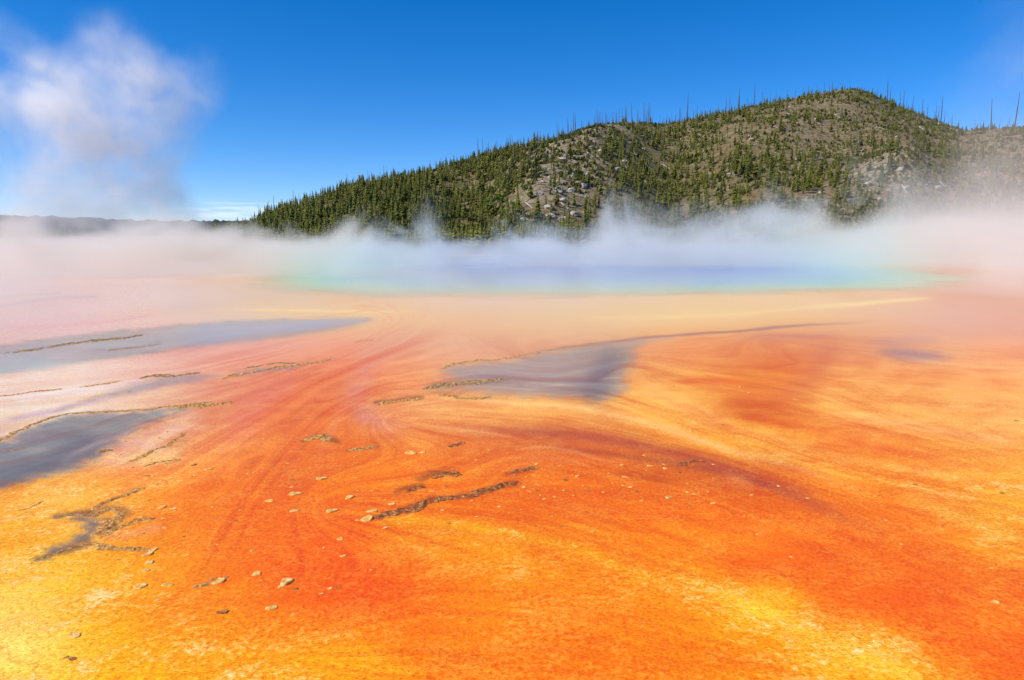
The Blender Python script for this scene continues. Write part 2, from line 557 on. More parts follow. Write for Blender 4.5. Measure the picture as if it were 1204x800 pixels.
# ------------------------------------------------------------------ ground sheet
def build_ground():
    pyr = np.concatenate([np.linspace(1500, 830, 26)[:-1], np.linspace(830, 560, 215)[:-1], np.linspace(560, 330, 250)[:-1], np.linspace(330, 288, 40)])
    v = (400 - pyr) / F
    e = (-SP + v * CP) / (CP + v * SP)
    rr = -CAM_H / e
    rr = np.concatenate([[.05, .35, .8], rr, [1400, 2200, 3600, 6000]])
    a_in = np.linspace(-.86, .86, 800)
    th = np.arctan(a_in)
    th = np.concatenate([th, np.linspace(th[-1], 2 * math.pi + th[0], 62)[1:-1]])
    R, T = np.meshgrid(rr, th, indexing='ij')
    front = np.cos(T) > .7
    # in front the rings are straight lines of equal depth, behind they are circles
    sc = np.where(np.cos(T) > .75, 1 / np.maximum(np.cos(T), .1), 1 / .75)
    X, Y = R * sc * np.sin(T), R * sc * np.cos(T)
    X, Y = X.ravel(), Y.ravel()
    Yc = np.maximum(np.where(Y > .5, Y, np.hypot(X, Y)), .9)
    px, py = to_px(X, Yc, np.zeros_like(X))
    px, py = np.clip(px, -700, 1900), np.clip(py, 286, 1500)
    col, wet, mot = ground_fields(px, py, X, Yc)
    # beyond the spring: grey sinter, then grass and forest floor
    far = np.maximum(sstep(150, 230, np.hypot(X, Y - 20)), sstep(136, 146, Y))
    fc = np.array([.10, .105, .05]) * (.7 + .6 * fbm(X * .03, Y * .03, 71))[:, None]
    col = col + (fc - col) * far[:, None]
    wet *= 1 - far
    mot *= 1 - far
    pd = np.hypot(X - POOL[0], Y - POOL[1])
    z = np.full(X.shape, 0.0)
    V = np.stack([X, Y, z], -1)
    nr, nc = len(rr), len(th)
    faces = grid_faces(nr, nc, True)[:, ::-1]
    me = mesh_from('ground', V, [faces], [ground_mat()])
    ca = me.color_attributes.new('mat_colour', 'FLOAT_COLOR', 'POINT')
    ca.data.foreach_set('color', np.concatenate([col, np.ones((len(col), 1))], 1).astype(np.float32).ravel())
    for nm, arr in (('wetness', wet), ('mottle', mot)):
        at = me.attributes.new(nm, 'FLOAT', 'POINT')
        at.data.foreach_set('value', arr.astype(np.float32))
    o = link('ground', me)
    tag(o, kind='structure')
    return o


POOL = (9.0, 81.0, 53.0)
POOL_X, POOL_N, POOL_TILT = .585, 2.9, .20           # the pool is longer in depth than it is wide


def ground_mat():
    m, t, b = new_mat('microbial_mat')
    col = t.attr('mat_colour')
    wet = t.attr('wetness', 'Fac')
    mot = t.attr('mottle', 'Fac')
    geo = t.node('ShaderNodeNewGeometry')
    pos = geo.outputs['Position']
    flowp = t.vmul(pos, (1.0, 1.25, 1.0))
    n_big = t.noise(flowp, 1.5, 5, .6, .4)
    n_mid = t.noise(flowp, 7.0, 6, .68, .6)
    n_fin = t.noise(pos, 26.0, 5, .66, .4)
    n_gra = t.noise(pos, 120.0, 3, .65)
    # golden clumps grow where the mat is already yellowish
    sep = t.node('ShaderNodeSeparateColor')
    t.put(sep.inputs[0], col)
    yel = t.step(.12, .55, sep.outputs[1])
    k = t.add(t.mul(n_mid, .55), t.mul(n_fin, .45))
    kb = t.add(k, t.mul(t.sub(n_big, .5), .45))
    gold = t.mul(t.step(.49, .58, kb), mot, t.add(.14, t.mul(yel, .66)))
    c1 = t.mix(gold, col, (.96, .46, .06))
    pale = t.mul(t.step(.55, .66, kb), mot, t.step(.20, .42, sep.outputs[1]), .8)
    c1 = t.mix(pale, c1, (.97, .66, .24))
    red = t.mul(t.step(.52, .38, k), mot, .42)
    rc = t.mix(1.0, c1, (.95, .58, .30), 'MULTIPLY')
    c2 = t.mix(red, c1, rc)
    # dark grains
    gr = t.mul(t.step(.43, .30, t.add(t.mul(n_gra, .5), t.mul(n_fin, .5))), t.add(.35, t.mul(mot, .5)))
    c3 = t.mix(gr, c2, t.mix(1.0, c2, (.60, .36, .22), 'MULTIPLY'))
    lg = t.mul(t.step(.58, .70, t.add(t.mul(n_gra, .5), t.mul(n_fin, .5))), .35)
    c3 = t.mix(lg, c3, t.mix(1.0, c3, (1.0, 1.5, 1.6), 'MULTIPLY'))
    grain = t.add(t.mul(t.sub(t.noise(t.vmul(pos, (1, 1.6, 1)), 44.0, 3, .75), .5), 1.5), t.mul(t.sub(n_fin, .5), .8))
    gy = t.math('MULTIPLY_ADD', grain, t.math('MULTIPLY_ADD', mot, .75, .25), 1.0)
    cg = t.node('ShaderNodeCombineColor')
    t.put(cg.inputs[0], t.math('MULTIPLY_ADD', t.sub(gy, 1.0), .40, 1.0))
    t.put(cg.inputs[1], t.math('MULTIPLY_ADD', t.sub(gy, 1.0), 1.5, 1.0))
    t.put(cg.inputs[2], t.math('MULTIPLY_ADD', t.sub(gy, 1.0), 2.2, 1.0))
    c3 = t.mix(1.0, c3, cg.outputs[0], 'MULTIPLY')
    t.put(b.inputs['Base Color'], c3)
    rgh = t.math('SUBTRACT', .66, t.mul(wet, .50))
    t.put(b.inputs['Roughness'], t.add(rgh, t.mul(t.sub(n_mid, .5), .15)))
    b.inputs['IOR'].default_value = 1.33
    t.put(b.inputs['Specular IOR Level'], t.add(.06, t.mul(wet, .34)))
    dryb = t.math('SUBTRACT', 1.0, t.mul(wet, .93), clamp=True)
    h = t.mul(t.add(t.mul(n_fin, .6), t.mul(n_mid, 1.0), t.mul(n_gra, .25)), dryb)
    t.put(b.inputs['Normal'], t.bump(h, .6, .02))
    return m


ground = build_ground()

# ------------------------------------------------------------------ hot spring pool
def build_pool():
    m, t, b = new_mat('spring_water')
    geo = t.node('ShaderNodeNewGeometry')
    sp = t.node('ShaderNodeSeparateXYZ')
    t.put(sp.inputs[0], geo.outputs['Position'])
    dx = t.math('ABSOLUTE', t.math('DIVIDE', t.sub(sp.outputs[0], POOL[0]), POOL[2] * POOL_X))
    dy = t.math('ABSOLUTE', t.math('DIVIDE', t.sub(t.sub(sp.outputs[1], POOL[1]), t.mul(sp.outputs[0], POOL_TILT)), POOL[2]))
    d = t.math('POWER', t.add(t.math('POWER', dx, POOL_N), t.math('POWER', dy, POOL_N)), 1 / POOL_N)
    d = t.add(d, t.mul(t.sub(t.noise(geo.outputs['Position'], .14, 4, .6), .5), .12))
    cr = t.node('ShaderNodeValToRGB')
    t.put(cr.inputs[0], d)
    el = cr.color_ramp.elements
    el[0].position, el[0].color = 0.0, (.004, .13, .42, 1)
    el[1].position, el[1].color = 1.0, (.84, .52, .12, 1)
    for p, c in ((.58, (.004, .165, .49)), (.74, (.008, .33, .50)), (.82, (.03, .43, .38)), (.875, (.20, .48, .18)), (.925, (.58, .56, .10)), (.965, (.86, .60, .14))):
        x = el.new(p)
        x.color = (*c, 1)
    t.put(b.inputs['Base Color'], cr.outputs[0])
    b.inputs['Roughness'].default_value = .12
    t.put(b.inputs['Alpha'], t.step(.99, .87, t.add(d, t.mul(t.sub(t.noise(geo.outputs['Position'], .4, 4, .6), .5), .09))))
    b.inputs['IOR'].default_value = 1.33
    b.inputs['Specular IOR Level'].default_value = .12
    n1 = t.noise(t.vmul(geo.outputs['Position'], (1, 1.6, 1)), 2.2, 3, .5)
    t.put(b.inputs['Normal'], t.bump(n1, .5, .03))
    n = 160
    ang = np.linspace(0, 2 * math.pi, n, endpoint=False)
    r = POOL[2] * (1 + .035 * (vnoise(np.cos(ang) * 2 + 5, np.sin(ang) * 2 + 5, 3) - .5) + .02 * (vnoise(np.cos(ang) * 6 + 5, np.sin(ang) * 6 + 5, 4) - .5))
    V = [(POOL[0], POOL[1], .004)]
    for i in range(n):
        c, q = math.cos(ang[i]), math.sin(ang[i])
        cx, cy_ = math.copysign(abs(c) ** (2 / POOL_N), c), math.copysign(abs(q) ** (2 / POOL_N), q)
        x = POOL[0] + POOL_X * r[i] * cx
        V.append((x, POOL[1] + r[i] * cy_ + POOL_TILT * x, .004))
    f = [(0, 1 + i, 1 + (i + 1) % n) for i in range(n)]
    o = link('pool_water', mesh_from('pool_water', V, [np.array(f)], [m]))
    tag(o, kind='structure')


build_pool()


def film_mat():
    """clear shallow film of water: mirror by Fresnel, otherwise one sees the bottom"""
    m = bpy.data.materials.new('shallow_water')
    m.use_nodes = True
    t = NT(m.node_tree)
    m.node_tree.nodes.clear()
    out = t.node('ShaderNodeOutputMaterial')
    gl = t.node('ShaderNodeBsdfGlossy')
    gl.inputs['Roughness'].default_value = .14
    gl.inputs['Color'].default_value = (.97, .97, .97, 1)
    tr = t.node('ShaderNodeBsdfTransparent')
    tr.inputs['Color'].default_value = (.97, .97, .97, 1)
    fr = t.node('ShaderNodeFresnel')
    fr.inputs['IOR'].default_value = 1.215
    geo = t.node('ShaderNodeNewGeometry')
    n1 = t.noise(t.vmul(geo.outputs['Position'], (1, 2, 1)), 5.0, 3, .5)
    bp = t.bump(n1, .12, .01)
    t.put(gl.inputs['Normal'], bp)
    t.put(fr.inputs['Normal'], bp)
    edge = t.attr('edge_fade', 'Fac')
    mx = t.node('ShaderNodeMixShader')
    t.put(mx.inputs[0], t.mul(fr.outputs[0], edge))
    t.put(mx.inputs[1], tr.outputs[0])
    t.put(mx.inputs[2], gl.outputs[0])
    t.put(out.inputs['Surface'], mx.outputs[0])
    return m


FILM = film_mat()


def build_puddle(name):
    P = np.array(PUDDLES[name], float)
    gx = np.arange(P[:, 0].min() - 6, P[:, 0].max() + 6, 4.0)
    gy = np.arange(P[:, 1].min() - 3, P[:, 1].max() + 3, 1.5)
    GX, GY = np.meshgrid(gx, gy)
    shp = GX.shape
    fx, fy = GX.ravel(), GY.ravel()
    wob = (fbm(fx / 40, fy / 12, 77, 3) - .5) * 10
    d = poly_sd(fx, fy, smooth_poly(list(P) + [P[0]], 3), 2.4) + wob
    fade = sstep(0, {'fork': -14, 'centre': -34}.get(name, -18), d)
    q = grid_faces(*shp)
    q = q[(fade[q] > 0).any(1)]
    used = np.unique(q)
    remap = np.full(len(fx), -1)
    remap[used] = np.arange(len(used))
    x, y = gpt(fx[used], fy[used])
    me = mesh_from('puddle', np.stack([x, y, np.full(len(x), .004)], -1), [remap[q][:, ::-1]], [FILM])
    at = me.attributes.new('edge_fade', 'FLOAT', 'POINT')
    at.data.foreach_set('value', fade[used].astype(np.float32))
    tag(link('puddle', me), kind='structure')


for nm in PUDDLES:
    build_puddle(nm)

# ------------------------------------------------------------------ hill
SKYL = [(-200,290),(200,282),(250,275),(285,268),(320,249),(360,238),(400,222),(450,211),(500,203),(550,188),(590,175),(640,167),(680,160),(705,150),
        (740,143),(780,146),(810,141),(850,133),(900,123),(950,113),(985,106),(1005,105),(1022,110),(1050,124),(1080,135),(1110,146),(1132,153),(1170,151),(1204,150),(1300,158),(1450,190),(1700,245),(2000,290)]
_sa, _se = ray(*np.array(SKYL, float).T)


def skyline_e(a):
    return np.interp(a, _sa, _se)


def ridge_y(a):
    return np.interp(a, [-.42, -.2, 0, .13, .3, .5, .66, .85, 1.4], [330, 380, 430, 470, 560, 640, 600, 560, 520])


def base_y(a):
    return np.interp(a, [-.45, -.2, .1, .5, .9, 1.4], [235, 215, 200, 195, 190, 190])


def hill_z(X, Y):
    a = X / Y
    Yr, Yb = ridge_y(a), base_y(a)
    # soften the skyline sideways with depth
    H = CAM_H + skyline_e(a) * Yr
    s = (Y - Yb) / (Yr - Yb)
    up = np.clip(s, 0, 1)
    prof = .72 * up ** 1.05 + .28 * sstep(0, 1, up)
    back = np.clip((Y - Yr) / 420.0, 0, 1)
    z = H * prof * (1 - sstep(0, 1, back) * .95)
    px = 602 + F * a
    env = np.clip(up * (1 - up) * 4, 0, 1) * (s < 1)
    # spur of pale rock running down from the shoulder, gully right of it, knoll on the right
    spur_px = np.interp(up, [0, .35, .7, 1], [622, 640, 672, 705])
    z = z + env * 11 * np.exp(-((px - spur_px) / 52) ** 2)
    gul_px = np.interp(up, [0, .4, .8, 1], [800, 800, 775, 760])
    z = z - env * 12 * np.exp(-((px - gul_px) / 55) ** 2)
    z = z + 13 * np.exp(-((px - 1048) / 46) ** 2 - ((Y - 330) / 45) ** 2)
    z = z - env * 7 * np.exp(-((px - 985) / 45) ** 2 - ((up - .5) / .22) ** 2)
    z = z - env * 6 * np.exp(-((px - 560) / 40) ** 2)
    rel = fbm(X * .018, Y * .018, 81, 5) - .5
    fine = fbm(X * .11, Y * .11, 85, 4) - .5
    z = z + rel * 12 * env + fine * 2.2 * np.clip(up * 6, 0, 1)
    return np.where(s < 0, -.6, z - .6 * (1 - np.clip(s * 20, 0, 1)))


def hill_cover(px, up, X, Y):
    """tree density 0..1"""
    dens = np.full(np.shape(px), .62)
    spur_px = np.interp(up, [0, .35, .7, 1], [650, 655, 685, 705])
    dens = dens - .50 * np.exp(-((px - spur_px) / 48) ** 2) * sstep(.1, .25, up)
    dens = dens + .5 * np.exp(-((px - 790) / 62) ** 2) * sstep(1.0, .8, up)
    dens = dens + .42 * sstep(640, 560, px)
    dens = dens - .30 * sstep(850, 920, px) * sstep(.35, .55, up)
    dens = dens - .45 * np.exp(-((px - 1048) / 40) ** 2 - ((Y - 335) / 30) ** 2)
    dens = dens + .35 * sstep(.35, .15, up)
    dens = dens + .4 * np.exp(-((px - 1010) / 26) ** 2) * sstep(.86, .95, up)
    dens = dens + .02 + 2.1 * (fbm(X * .035, Y * .035, 91, 4) - .5)
    return np.clip(dens, 0.03, 1)


def hill_mat():
    m, t, b = new_mat('hillside')
    geo = t.node('ShaderNodeNewGeometry')
    pos = geo.outputs['Position']
    rock = t.attr('rockiness', 'Fac')
    green = t.attr('greenness', 'Fac')
    n1 = t.noise(pos, .06, 5, .6)
    n2 = t.noise(pos, .5, 5, .65)
    n3 = t.noise(pos, 2.2, 3, .6)
    c = t.mix(t.step(.35, .65, n2), (.140, .088, .034), (.275, .182, .078))
    c = t.mix(t.mul(t.step(.38, .62, t.add(t.mul(n1, .5), t.mul(n2, .5))), t.add(.25, t.mul(green, .75))), c, (.090, .110, .024))
    c = t.mix(t.mul(t.step(.46, .57, t.add(t.mul(n2, .6), t.mul(n3, .4))), t.math('MULTIPLY', rock, 1.0, clamp=True)), c, (.48, .385, .295))
    c = t.mix(t.mul(t.step(.50, .60, t.noise(pos, .11, 6, .7)), .55), c, (.36, .27, .155))
    c = t.mix(t.mul(t.step(.52, .66, n3), .5), c, (.06, .055, .02))
    t.put(b.inputs['Base Color'], c)
    b.inputs['Roughness'].default_value = .95
    b.inputs['Specular IOR Level'].default_value = .1
    t.put(b.inputs['Normal'], t.bump(t.add(n2, t.mul(n3, .6)), .8, 1.4))
    return m


def build_hill():
    a = np.linspace(-.62, 1.35, 330)
    s = np.concatenate([np.linspace(-.04, 1.0, 120), np.linspace(1.0, 2.6, 40)[1:]])
    A, S = np.meshgrid(a, s)
    Yb, Yr = base_y(A), ridge_y(A)
    Y = Yb + S * (Yr - Yb)
    X = A * Y
    Z = hill_z(X, Y)
    px = 602 + F * A
    up = np.clip(S, 0, 1)
    rock = .25 + .85 * np.exp(-((px - np.interp(up, [0, .35, .7, 1], [650, 660, 690, 705])) / 55) ** 2) * sstep(.1, .3, up)
    rock = rock + .9 * np.exp(-((px - 1050) / 45) ** 2 - ((Y - 330) / 40) ** 2) + .25 * sstep(860, 960, px)
    rock = rock + .5 * np.exp(-((px - 1100) / 50) ** 2) * sstep(.8, .95, up)
    green = np.clip(.4 + .6 * sstep(640, 560, px) + .4 * np.exp(-((px - 790) / 70) ** 2) - .25 * sstep(880, 950, px), 0, 1)
    me = mesh_from('hill', np.stack([X, Y, Z], -1).reshape(-1, 3), [grid_faces(len(s), len(a))], [hill_mat()])
    for nm, arr in (('rockiness', rock), ('greenness', green)):
        at = me.attributes.new(nm, 'FLOAT', 'POINT')
        at.data.foreach_set('value', np.clip(arr, 0, 1).astype(np.float32).ravel())
    tag(link('hill', me), kind='structure')


build_hill()


def build_far_ridge():
    m, t, b = new_mat('far_forest_ridge')
    geo = t.node('ShaderNodeNewGeometry')
    n = t.noise(t.vmul(geo.outputs['Position'], (1, 1, .6)), .02, 6, .7)
    t.put(b.inputs['Base Color'], t.mix(t.step(.35, .65, n), (.020, .030, .022), (.060, .066, .040)))
    b.inputs['Roughness'].default_value = 1
    b.inputs['Specular IOR Level'].default_value = 0
    a = np.linspace(-1.5, .2, 420)
    D = 2600.0
    px = 602 + F * a
    top = np.interp(px, [-600, -100, 0, 60, 110, 160, 230, 300, 420, 760], [262, 256, 254, 254.5, 256, 258.5, 259.5, 260, 262, 284])
    _, e = ray(np.full(a.shape, 602.), top)
    H = CAM_H + e * D + (fbm(a * 40, a * 0, 5, 3) - .5) * 7 + (vnoise(a * 420, a * 0, 6) - .5) * 9
    rows, V = [(-500, 0.0), (-330, .25), (-200, .55), (-90, .82), (0, 1.0), (200, .9), (700, .4)], []
    for dy, k in rows:
        yy = np.full(a.shape, D + dy)
        V.append(np.stack([a * yy, yy, H * k - (2 if k == 0 else 0) + (0 if k == 1 else (fbm(a * 60, a * 0 + dy, 8, 3) - .5) * 14 * k)], -1))
    me = mesh_from('far_ridge', np.concatenate(V), [grid_faces(len(rows), len(a))], [m])
    tag(link('far_ridge', me), kind='structure')


build_far_ridge()

# ------------------------------------------------------------------ trees
def leaf_mat(name, c1, c2):
    m, t, b = new_mat(name)
    geo = t.node('ShaderNodeNewGeometry')
    oi = t.node('ShaderNodeObjectInfo')
    n = t.noise(geo.outputs['Position'], 1.1, 3, .6)
    tint = t.attr('tint', 'Fac')
    f = t.math('ADD', t.mul(t.step(.3, .7, n), .55), t.mul(t.add(oi.outputs['Random'], tint), .5), clamp=True)
    t.put(b.inputs['Base Color'], t.mix(f, c1, c2))
    b.inputs['Roughness'].default_value = .8
    b.inputs['Specular IOR Level'].default_value = .15
    return m


PINE = leaf_mat('pine_needles', (.038, .062, .015), (.235, .225, .038))
BUSH = leaf_mat('bright_leaves', (.10, .15, .025), (.20, .25, .04))
BARK, _t, _b = new_mat('pine_bark')
_n = _t.noise(_t.node('ShaderNodeNewGeometry').outputs['Position'], 2.0, 3)
_t.put(_b.inputs['Base Color'], _t.mix(_n, (.09, .065, .045), (.19, .15, .11)))
_b.inputs['Roughness'].default_value = .95
SNAGM, _t, _b = new_mat('weathered_dead_wood')
_n = _t.noise(_t.node('ShaderNodeNewGeometry').outputs['Position'], 1.4, 3)
_t.put(_b.inputs['Base Color'], _t.mix(_n, (.055, .048, .042), (.15, .13, .115)))
_b.inputs['Roughness'].default_value = .95
LOGM, _t, _b = new_mat('bleached_log_wood')
_n = _t.noise(_t.node('ShaderNodeNewGeometry').outputs['Position'], 1.4, 3)
_t.put(_b.inputs['Base Color'], _t.mix(_n, (.36, .33, .29), (.58, .54, .48)))
_b.inputs['Roughness'].default_value = .9
ROCKM, _t, _b = new_mat('pale_rhyolite')
_p = _t.node('ShaderNodeNewGeometry').outputs['Position']
_n = _t.noise(_p, .9, 5, .65)
_t.put(_b.inputs['Base Color'], _t.mix(_t.step(.3, .7, _n), (.27, .22, .18), (.50, .44, .37)))
_t.put(_b.inputs['Normal'], _t.bump(_n, .9, .5))
_b.inputs['Roughness'].default_value = .95


def tube(p0, p1, r0, r1, n=5):
    p0, p1 = np.array(p0, float), np.array(p1, float)
    d = (p1 - p0) / np.linalg.norm(p1 - p0)
    u = np.cross(d, (0, 0, 1) if abs(d[2]) < .9 else (1, 0, 0))
    u /= np.linalg.norm(u)
    w = np.cross(d, u)
    an = np.linspace(0, 2 * math.pi, n, endpoint=False)
    c = np.cos(an)[:, None] * u + np.sin(an)[:, None] * w
    V = np.concatenate([p0 + c * r0, p1 + c * r1, [p1 + d * r1 * .5]])
    q = [(i, (i + 1) % n, n + (i + 1) % n, n + i) for i in range(n)]
    t = [(n + i, n + (i + 1) % n, 2 * n) for i in range(n)]
    return V, q, t


class Build:
    def __init__(self):
        self.v, self.q, self.t, self.n = [], [], [], 0

    def add(self, V, q=(), t=()):
        self.v.append(np.asarray(V, float))
        if len(q):
            self.q.append(np.asarray(q, int) + self.n)
        if len(t):
            self.t.append(np.asarray(t, int) + self.n)
        self.n += len(V)

    def arrays(self):
        return (np.concatenate(self.v), np.concatenate(self.q) if self.q else np.zeros((0, 4), int),
                np.concatenate(self.t) if self.t else np.zeros((0, 3), int))

    def mesh(self, name, mat, smooth=False):
        v, q, t = self.arrays()
        return mesh_from(name, v, [x for x in (q, t) if len(x)], [mat], smooth)


def pine_crown(rs, width=.17, low=.12, tri=150):
    """unit-height narrow conifer crown of drooping spray faces"""
    B = Build()
    lean = rs.uniform(-.02, .02)
    for k in range(tri):
        h = low + (1 - low) * (k + rs.random()) / tri
        env = width * (1 - ((h - low) / (1 - low)) ** 1.25) ** .9 * (.65 + .6 * rs.random()) + .012
        if h < low + .1:
            env *= .7
        a = rs.uniform(0, 2 * math.pi)
        c, s = math.cos(a), math.sin(a)
        r0 = env * rs.uniform(0, .25)
        wd = env * rs.uniform(.30, .55) + .008
        tip = np.array([c * env + lean * h, s * env, h - env * rs.uniform(.05, .55)])
        b0 = np.array([c * r0 - s * wd + lean * h, s * r0 + c * wd, h - rs.uniform(-.01, .03)])
        b1 = np.array([c * r0 + s * wd + lean * h, s * r0 - c * wd, h - rs.uniform(-.01, .03)])
        up = np.array([c * r0 * .5 + lean * h, s * r0 * .5, h + .045])
        B.add([tip, b0, b1, up], t=[(0, 1, 3), (0, 3, 2), (0, 2, 1)])
    B.add([(lean, 0, 1.02), (.012 + lean, 0, .93), (-.008 + lean, .01, .93), (-.006 + lean, -.01, .93)], t=[(0, 1, 2), (0, 2, 3), (0, 3, 1)])
    return B


def bush_crown(rs, n=190):
    B = Build()
    lob = [(rs.uniform(-.24, .24), rs.uniform(-.24, .24), rs.uniform(.3, .8), rs.uniform(.14, .26)) for _ in range(9)]
    for k in range(n):
        x, y, z, r = lob[k % 9]
        d = np.array([rs.gauss(0, 1), rs.gauss(0, 1), rs.gauss(0, 1)])
        d /= np.linalg.norm(d)
        p = np.array([x, y, z]) + d * r * rs.uniform(.6, 1.05)
        s = rs.uniform(.035, .075)
        o = np.array([rs.gauss(0, 1), rs.gauss(0, 1), rs.gauss(0, 1)])
        u = np.cross(d, o)
        u /= np.linalg.norm(u) + 1e-6
        w = np.cross(d + .5 * u, u)
        B.add([p + u * s, p - u * s * .8 + w * s * .6, p - w * s, p + w * s * .9 + u * s * .3], t=[(0, 1, 2), (0, 3, 1)])
    return B


rs = random.Random(5)
CROWNS = [pine_crown(rs, rs.uniform(.14, .26), rs.uniform(.03, .2), 130) for _ in range(7)]
CROWN_ME = [c.mesh('crown', PINE) for c in CROWNS]
TRUNK_ME = []
for k in range(2):
    B = Build()
    B.add(*tube((0, 0, -.06), (0, 0, .55), .016, .010, 5))
    TRUNK_ME.append(B.mesh('trunk', BARK))


def snag_build(rs):
    B = Build()
    lx, ly = rs.uniform(-.05, .05), rs.uniform(-.05, .05)
    B.add(*tube((0, 0, -.05), (lx * .5, ly * .5, .55), .023, .016, 5))
    B.add(*tube((lx * .5, ly * .5, .55), (lx, ly, 1), .016, .006, 5))
    for k in range(rs.randint(4, 13)):
        h = rs.uniform(.25, .93)
        a = rs.uniform(0, 6.28)
        L = rs.uniform(.03, .085) * (1.15 - h)
        B.add(*tube((lx * h, ly * h, h), (lx * h + math.cos(a) * L, ly * h + math.sin(a) * L, h + rs.uniform(-.03, .03)), .004, .0015, 3))
    return B


SNAG_ME = [snag_build(rs).mesh('dead_tree', SNAGM) for _ in range(7)]

# scatter on the hill
cand = 19000
ua = RNG.uniform(-.50, .90, cand)
us = RNG.uniform(.0, 1.0, cand) ** .8
uy = base_y(ua) + us * (ridge_y(ua) - base_y(ua))
ux = ua * uy
uz = hill_z(ux, uy)
upx, upy = to_px(ux, uy, uz)
dens = hill_cover(upx, us, ux, uy)
keep = (RNG.random(cand) < dens * np.clip((uy / 420.0), .35, 1.1) * .52) & (upx > -60) & (upx < 1290)
# extra pines right along the crest
ca_ = RNG.uniform(-.42, .9, 420)
cy_ = ridge_y(ca_) + RNG.uniform(-14, 6, 420)
cx_ = ca_ * cy_
ckeep = fbm(ca_ * 22, ca_ * 0 + 3, 15, 3) > .44
TX_, TYY = np.concatenate([ux[keep], cx_[ckeep]]), np.concatenate([uy[keep], cy_[ckeep]])
TZ_ = hill_z(TX_, TYY) - .15
NT_ = len(TX_)
TH = RNG.uniform(2.6, 7.0, NT_) * (.7 + .6 * RNG.random(NT_))
TH *= np.where(TYY > ridge_y(TX_ / TYY) - 30, .7, 1.0)
TP, TQ = to_px(TX_, TYY, TZ_)
TUP = (TYY - base_y(TX_ / TYY)) / (ridge_y(TX_ / TYY) - base_y(TX_ / TYY))
app = TH / TYY * F
vis = (TQ < 276) & (TP > 5) & (TP < 1199)
order = np.argsort(-(np.where(vis, app, 0)))
IND = order[:292]
REST = order[292:]

ZONES = [
 (lambda p, q, u: u > .9 and p < 700, 'small dark pine standing on the long left skyline of the hill', 'pines along the left skyline of the hill'),
 (lambda p, q, u: u > .9 and p >= 700, 'small dark pine standing on the skyline near the hill summit', 'pines along the skyline by the summit'),
 (lambda p, q, u: p < 470, 'young green pine on the low left end of the hill, above the steam', 'pines on the low left end of the hill'),
 (lambda p, q, u: p < 610, 'young green pine on the wooded slope left of the pale rocky spur', 'pines left of the rocky spur'),
 (lambda p, q, u: p < 740, 'young green pine growing among the pale rocks of the rocky spur', 'pines on the rocky spur'),
 (lambda p, q, u: p < 870, 'dark green pine in the wooded gully right of the rocky spur', 'pines in the gully right of the spur'),
 (lambda p, q, u: p < 985, 'green pine on the slope between the wooded gully and the pale knoll', 'pines between gully and knoll'),
 (lambda p, q, u: p < 1110, 'green pine on and around the pale rounded knoll under the summit', 'pines around the pale knoll'),
 (lambda p, q, u: True, 'green pine half veiled by steam on the right flank of the hill', 'pines on the right flank of the hill'),
]


def tree_thing(i):
    o = bpy.data.objects.new('pine_tree', None)
    COL.objects.link(o)
    o.location = (TX_[i], TYY[i], TZ_[i])
    h = TH[i]
    o.scale = (h * random.uniform(.85, 1.2), h * random.uniform(.85, 1.2), h)
    o.rotation_euler = (0, 0, random.uniform(0, 6.28))
    for z in ZONES:
        if z[0](TP[i], TQ[i], TUP[i]):
            tag(o, z[1], 'pine tree', z[2])
            break
    link('crown', CROWN_ME[random.randrange(7)], o)
    link('trunk', TRUNK_ME[random.randrange(2)], o)


for i in IND:
    tree_thing(i)


def mass(name, idx, builders, xyz, hh, mat, wid=(.85, 1.2)):
    vs, qs, ts, tint, n = [], [], [], [], 0
    arr = [b.arrays() for b in builders]
    for i in idx:
        v, q, t = arr[random.randrange(len(arr))]
        a = random.uniform(0, 6.28)
        c, s = math.cos(a) * hh[i], math.sin(a) * hh[i]
        w = random.uniform(*wid)
        V = np.stack([(v[:, 0] * c - v[:, 1] * s) * w, (v[:, 0] * s + v[:, 1] * c) * w, v[:, 2] * hh[i]], -1) + np.array([xyz[0][i], xyz[1][i], xyz[2][i]])
        vs.append(V)
        if len(q):
            qs.append(q + n)
        if len(t):
            ts.append(t + n)
        tint.append(np.full(len(v), random.random(), np.float32))
        n += len(v)
    fl = ([np.concatenate(qs)] if qs else []) + ([np.concatenate(ts)] if ts else [])
    me = mesh_from(name, np.concatenate(vs), fl, [mat], False)
    at = me.attributes.new('tint', 'FLOAT', 'POINT')
    at.data.foreach_set('value', np.concatenate(tint))
    return link(name, me)


CROWNS_LOW = [pine_crown(rs, rs.uniform(.15, .28), rs.uniform(.02, .14), 64) for _ in range(8)]
forest = mass('hillside_forest', REST, CROWNS_LOW, (TX_, TYY, TZ_), TH, PINE)
tag(forest, 'mass of small green pines covering the far hillside', 'forest', kind='stuff')

# dark forest edge at the foot of the hill and on the plain at the left, behind the steam
fa = np.concatenate([RNG.uniform(-.46, .9, 900), RNG.uniform(-.95, -.62, 330)])
fy = np.concatenate([base_y(fa[:900]) + RNG.uniform(-22, 16, 900), RNG.uniform(205, 260, 330)])
fx = fa * fy
fz = np.where(fa > -.45, np.maximum(hill_z(fx, fy), 0), 0) - .1
fh = RNG.uniform(4.5, 8.5, len(fa))
fh[900:] *= .9
edge = mass('forest_edge', range(len(fa)), CROWNS_LOW, (fx, fy, fz), fh, PINE)
tag(edge, 'dark belt of pines behind the steam at the foot of the hill', 'forest', kind='stuff')

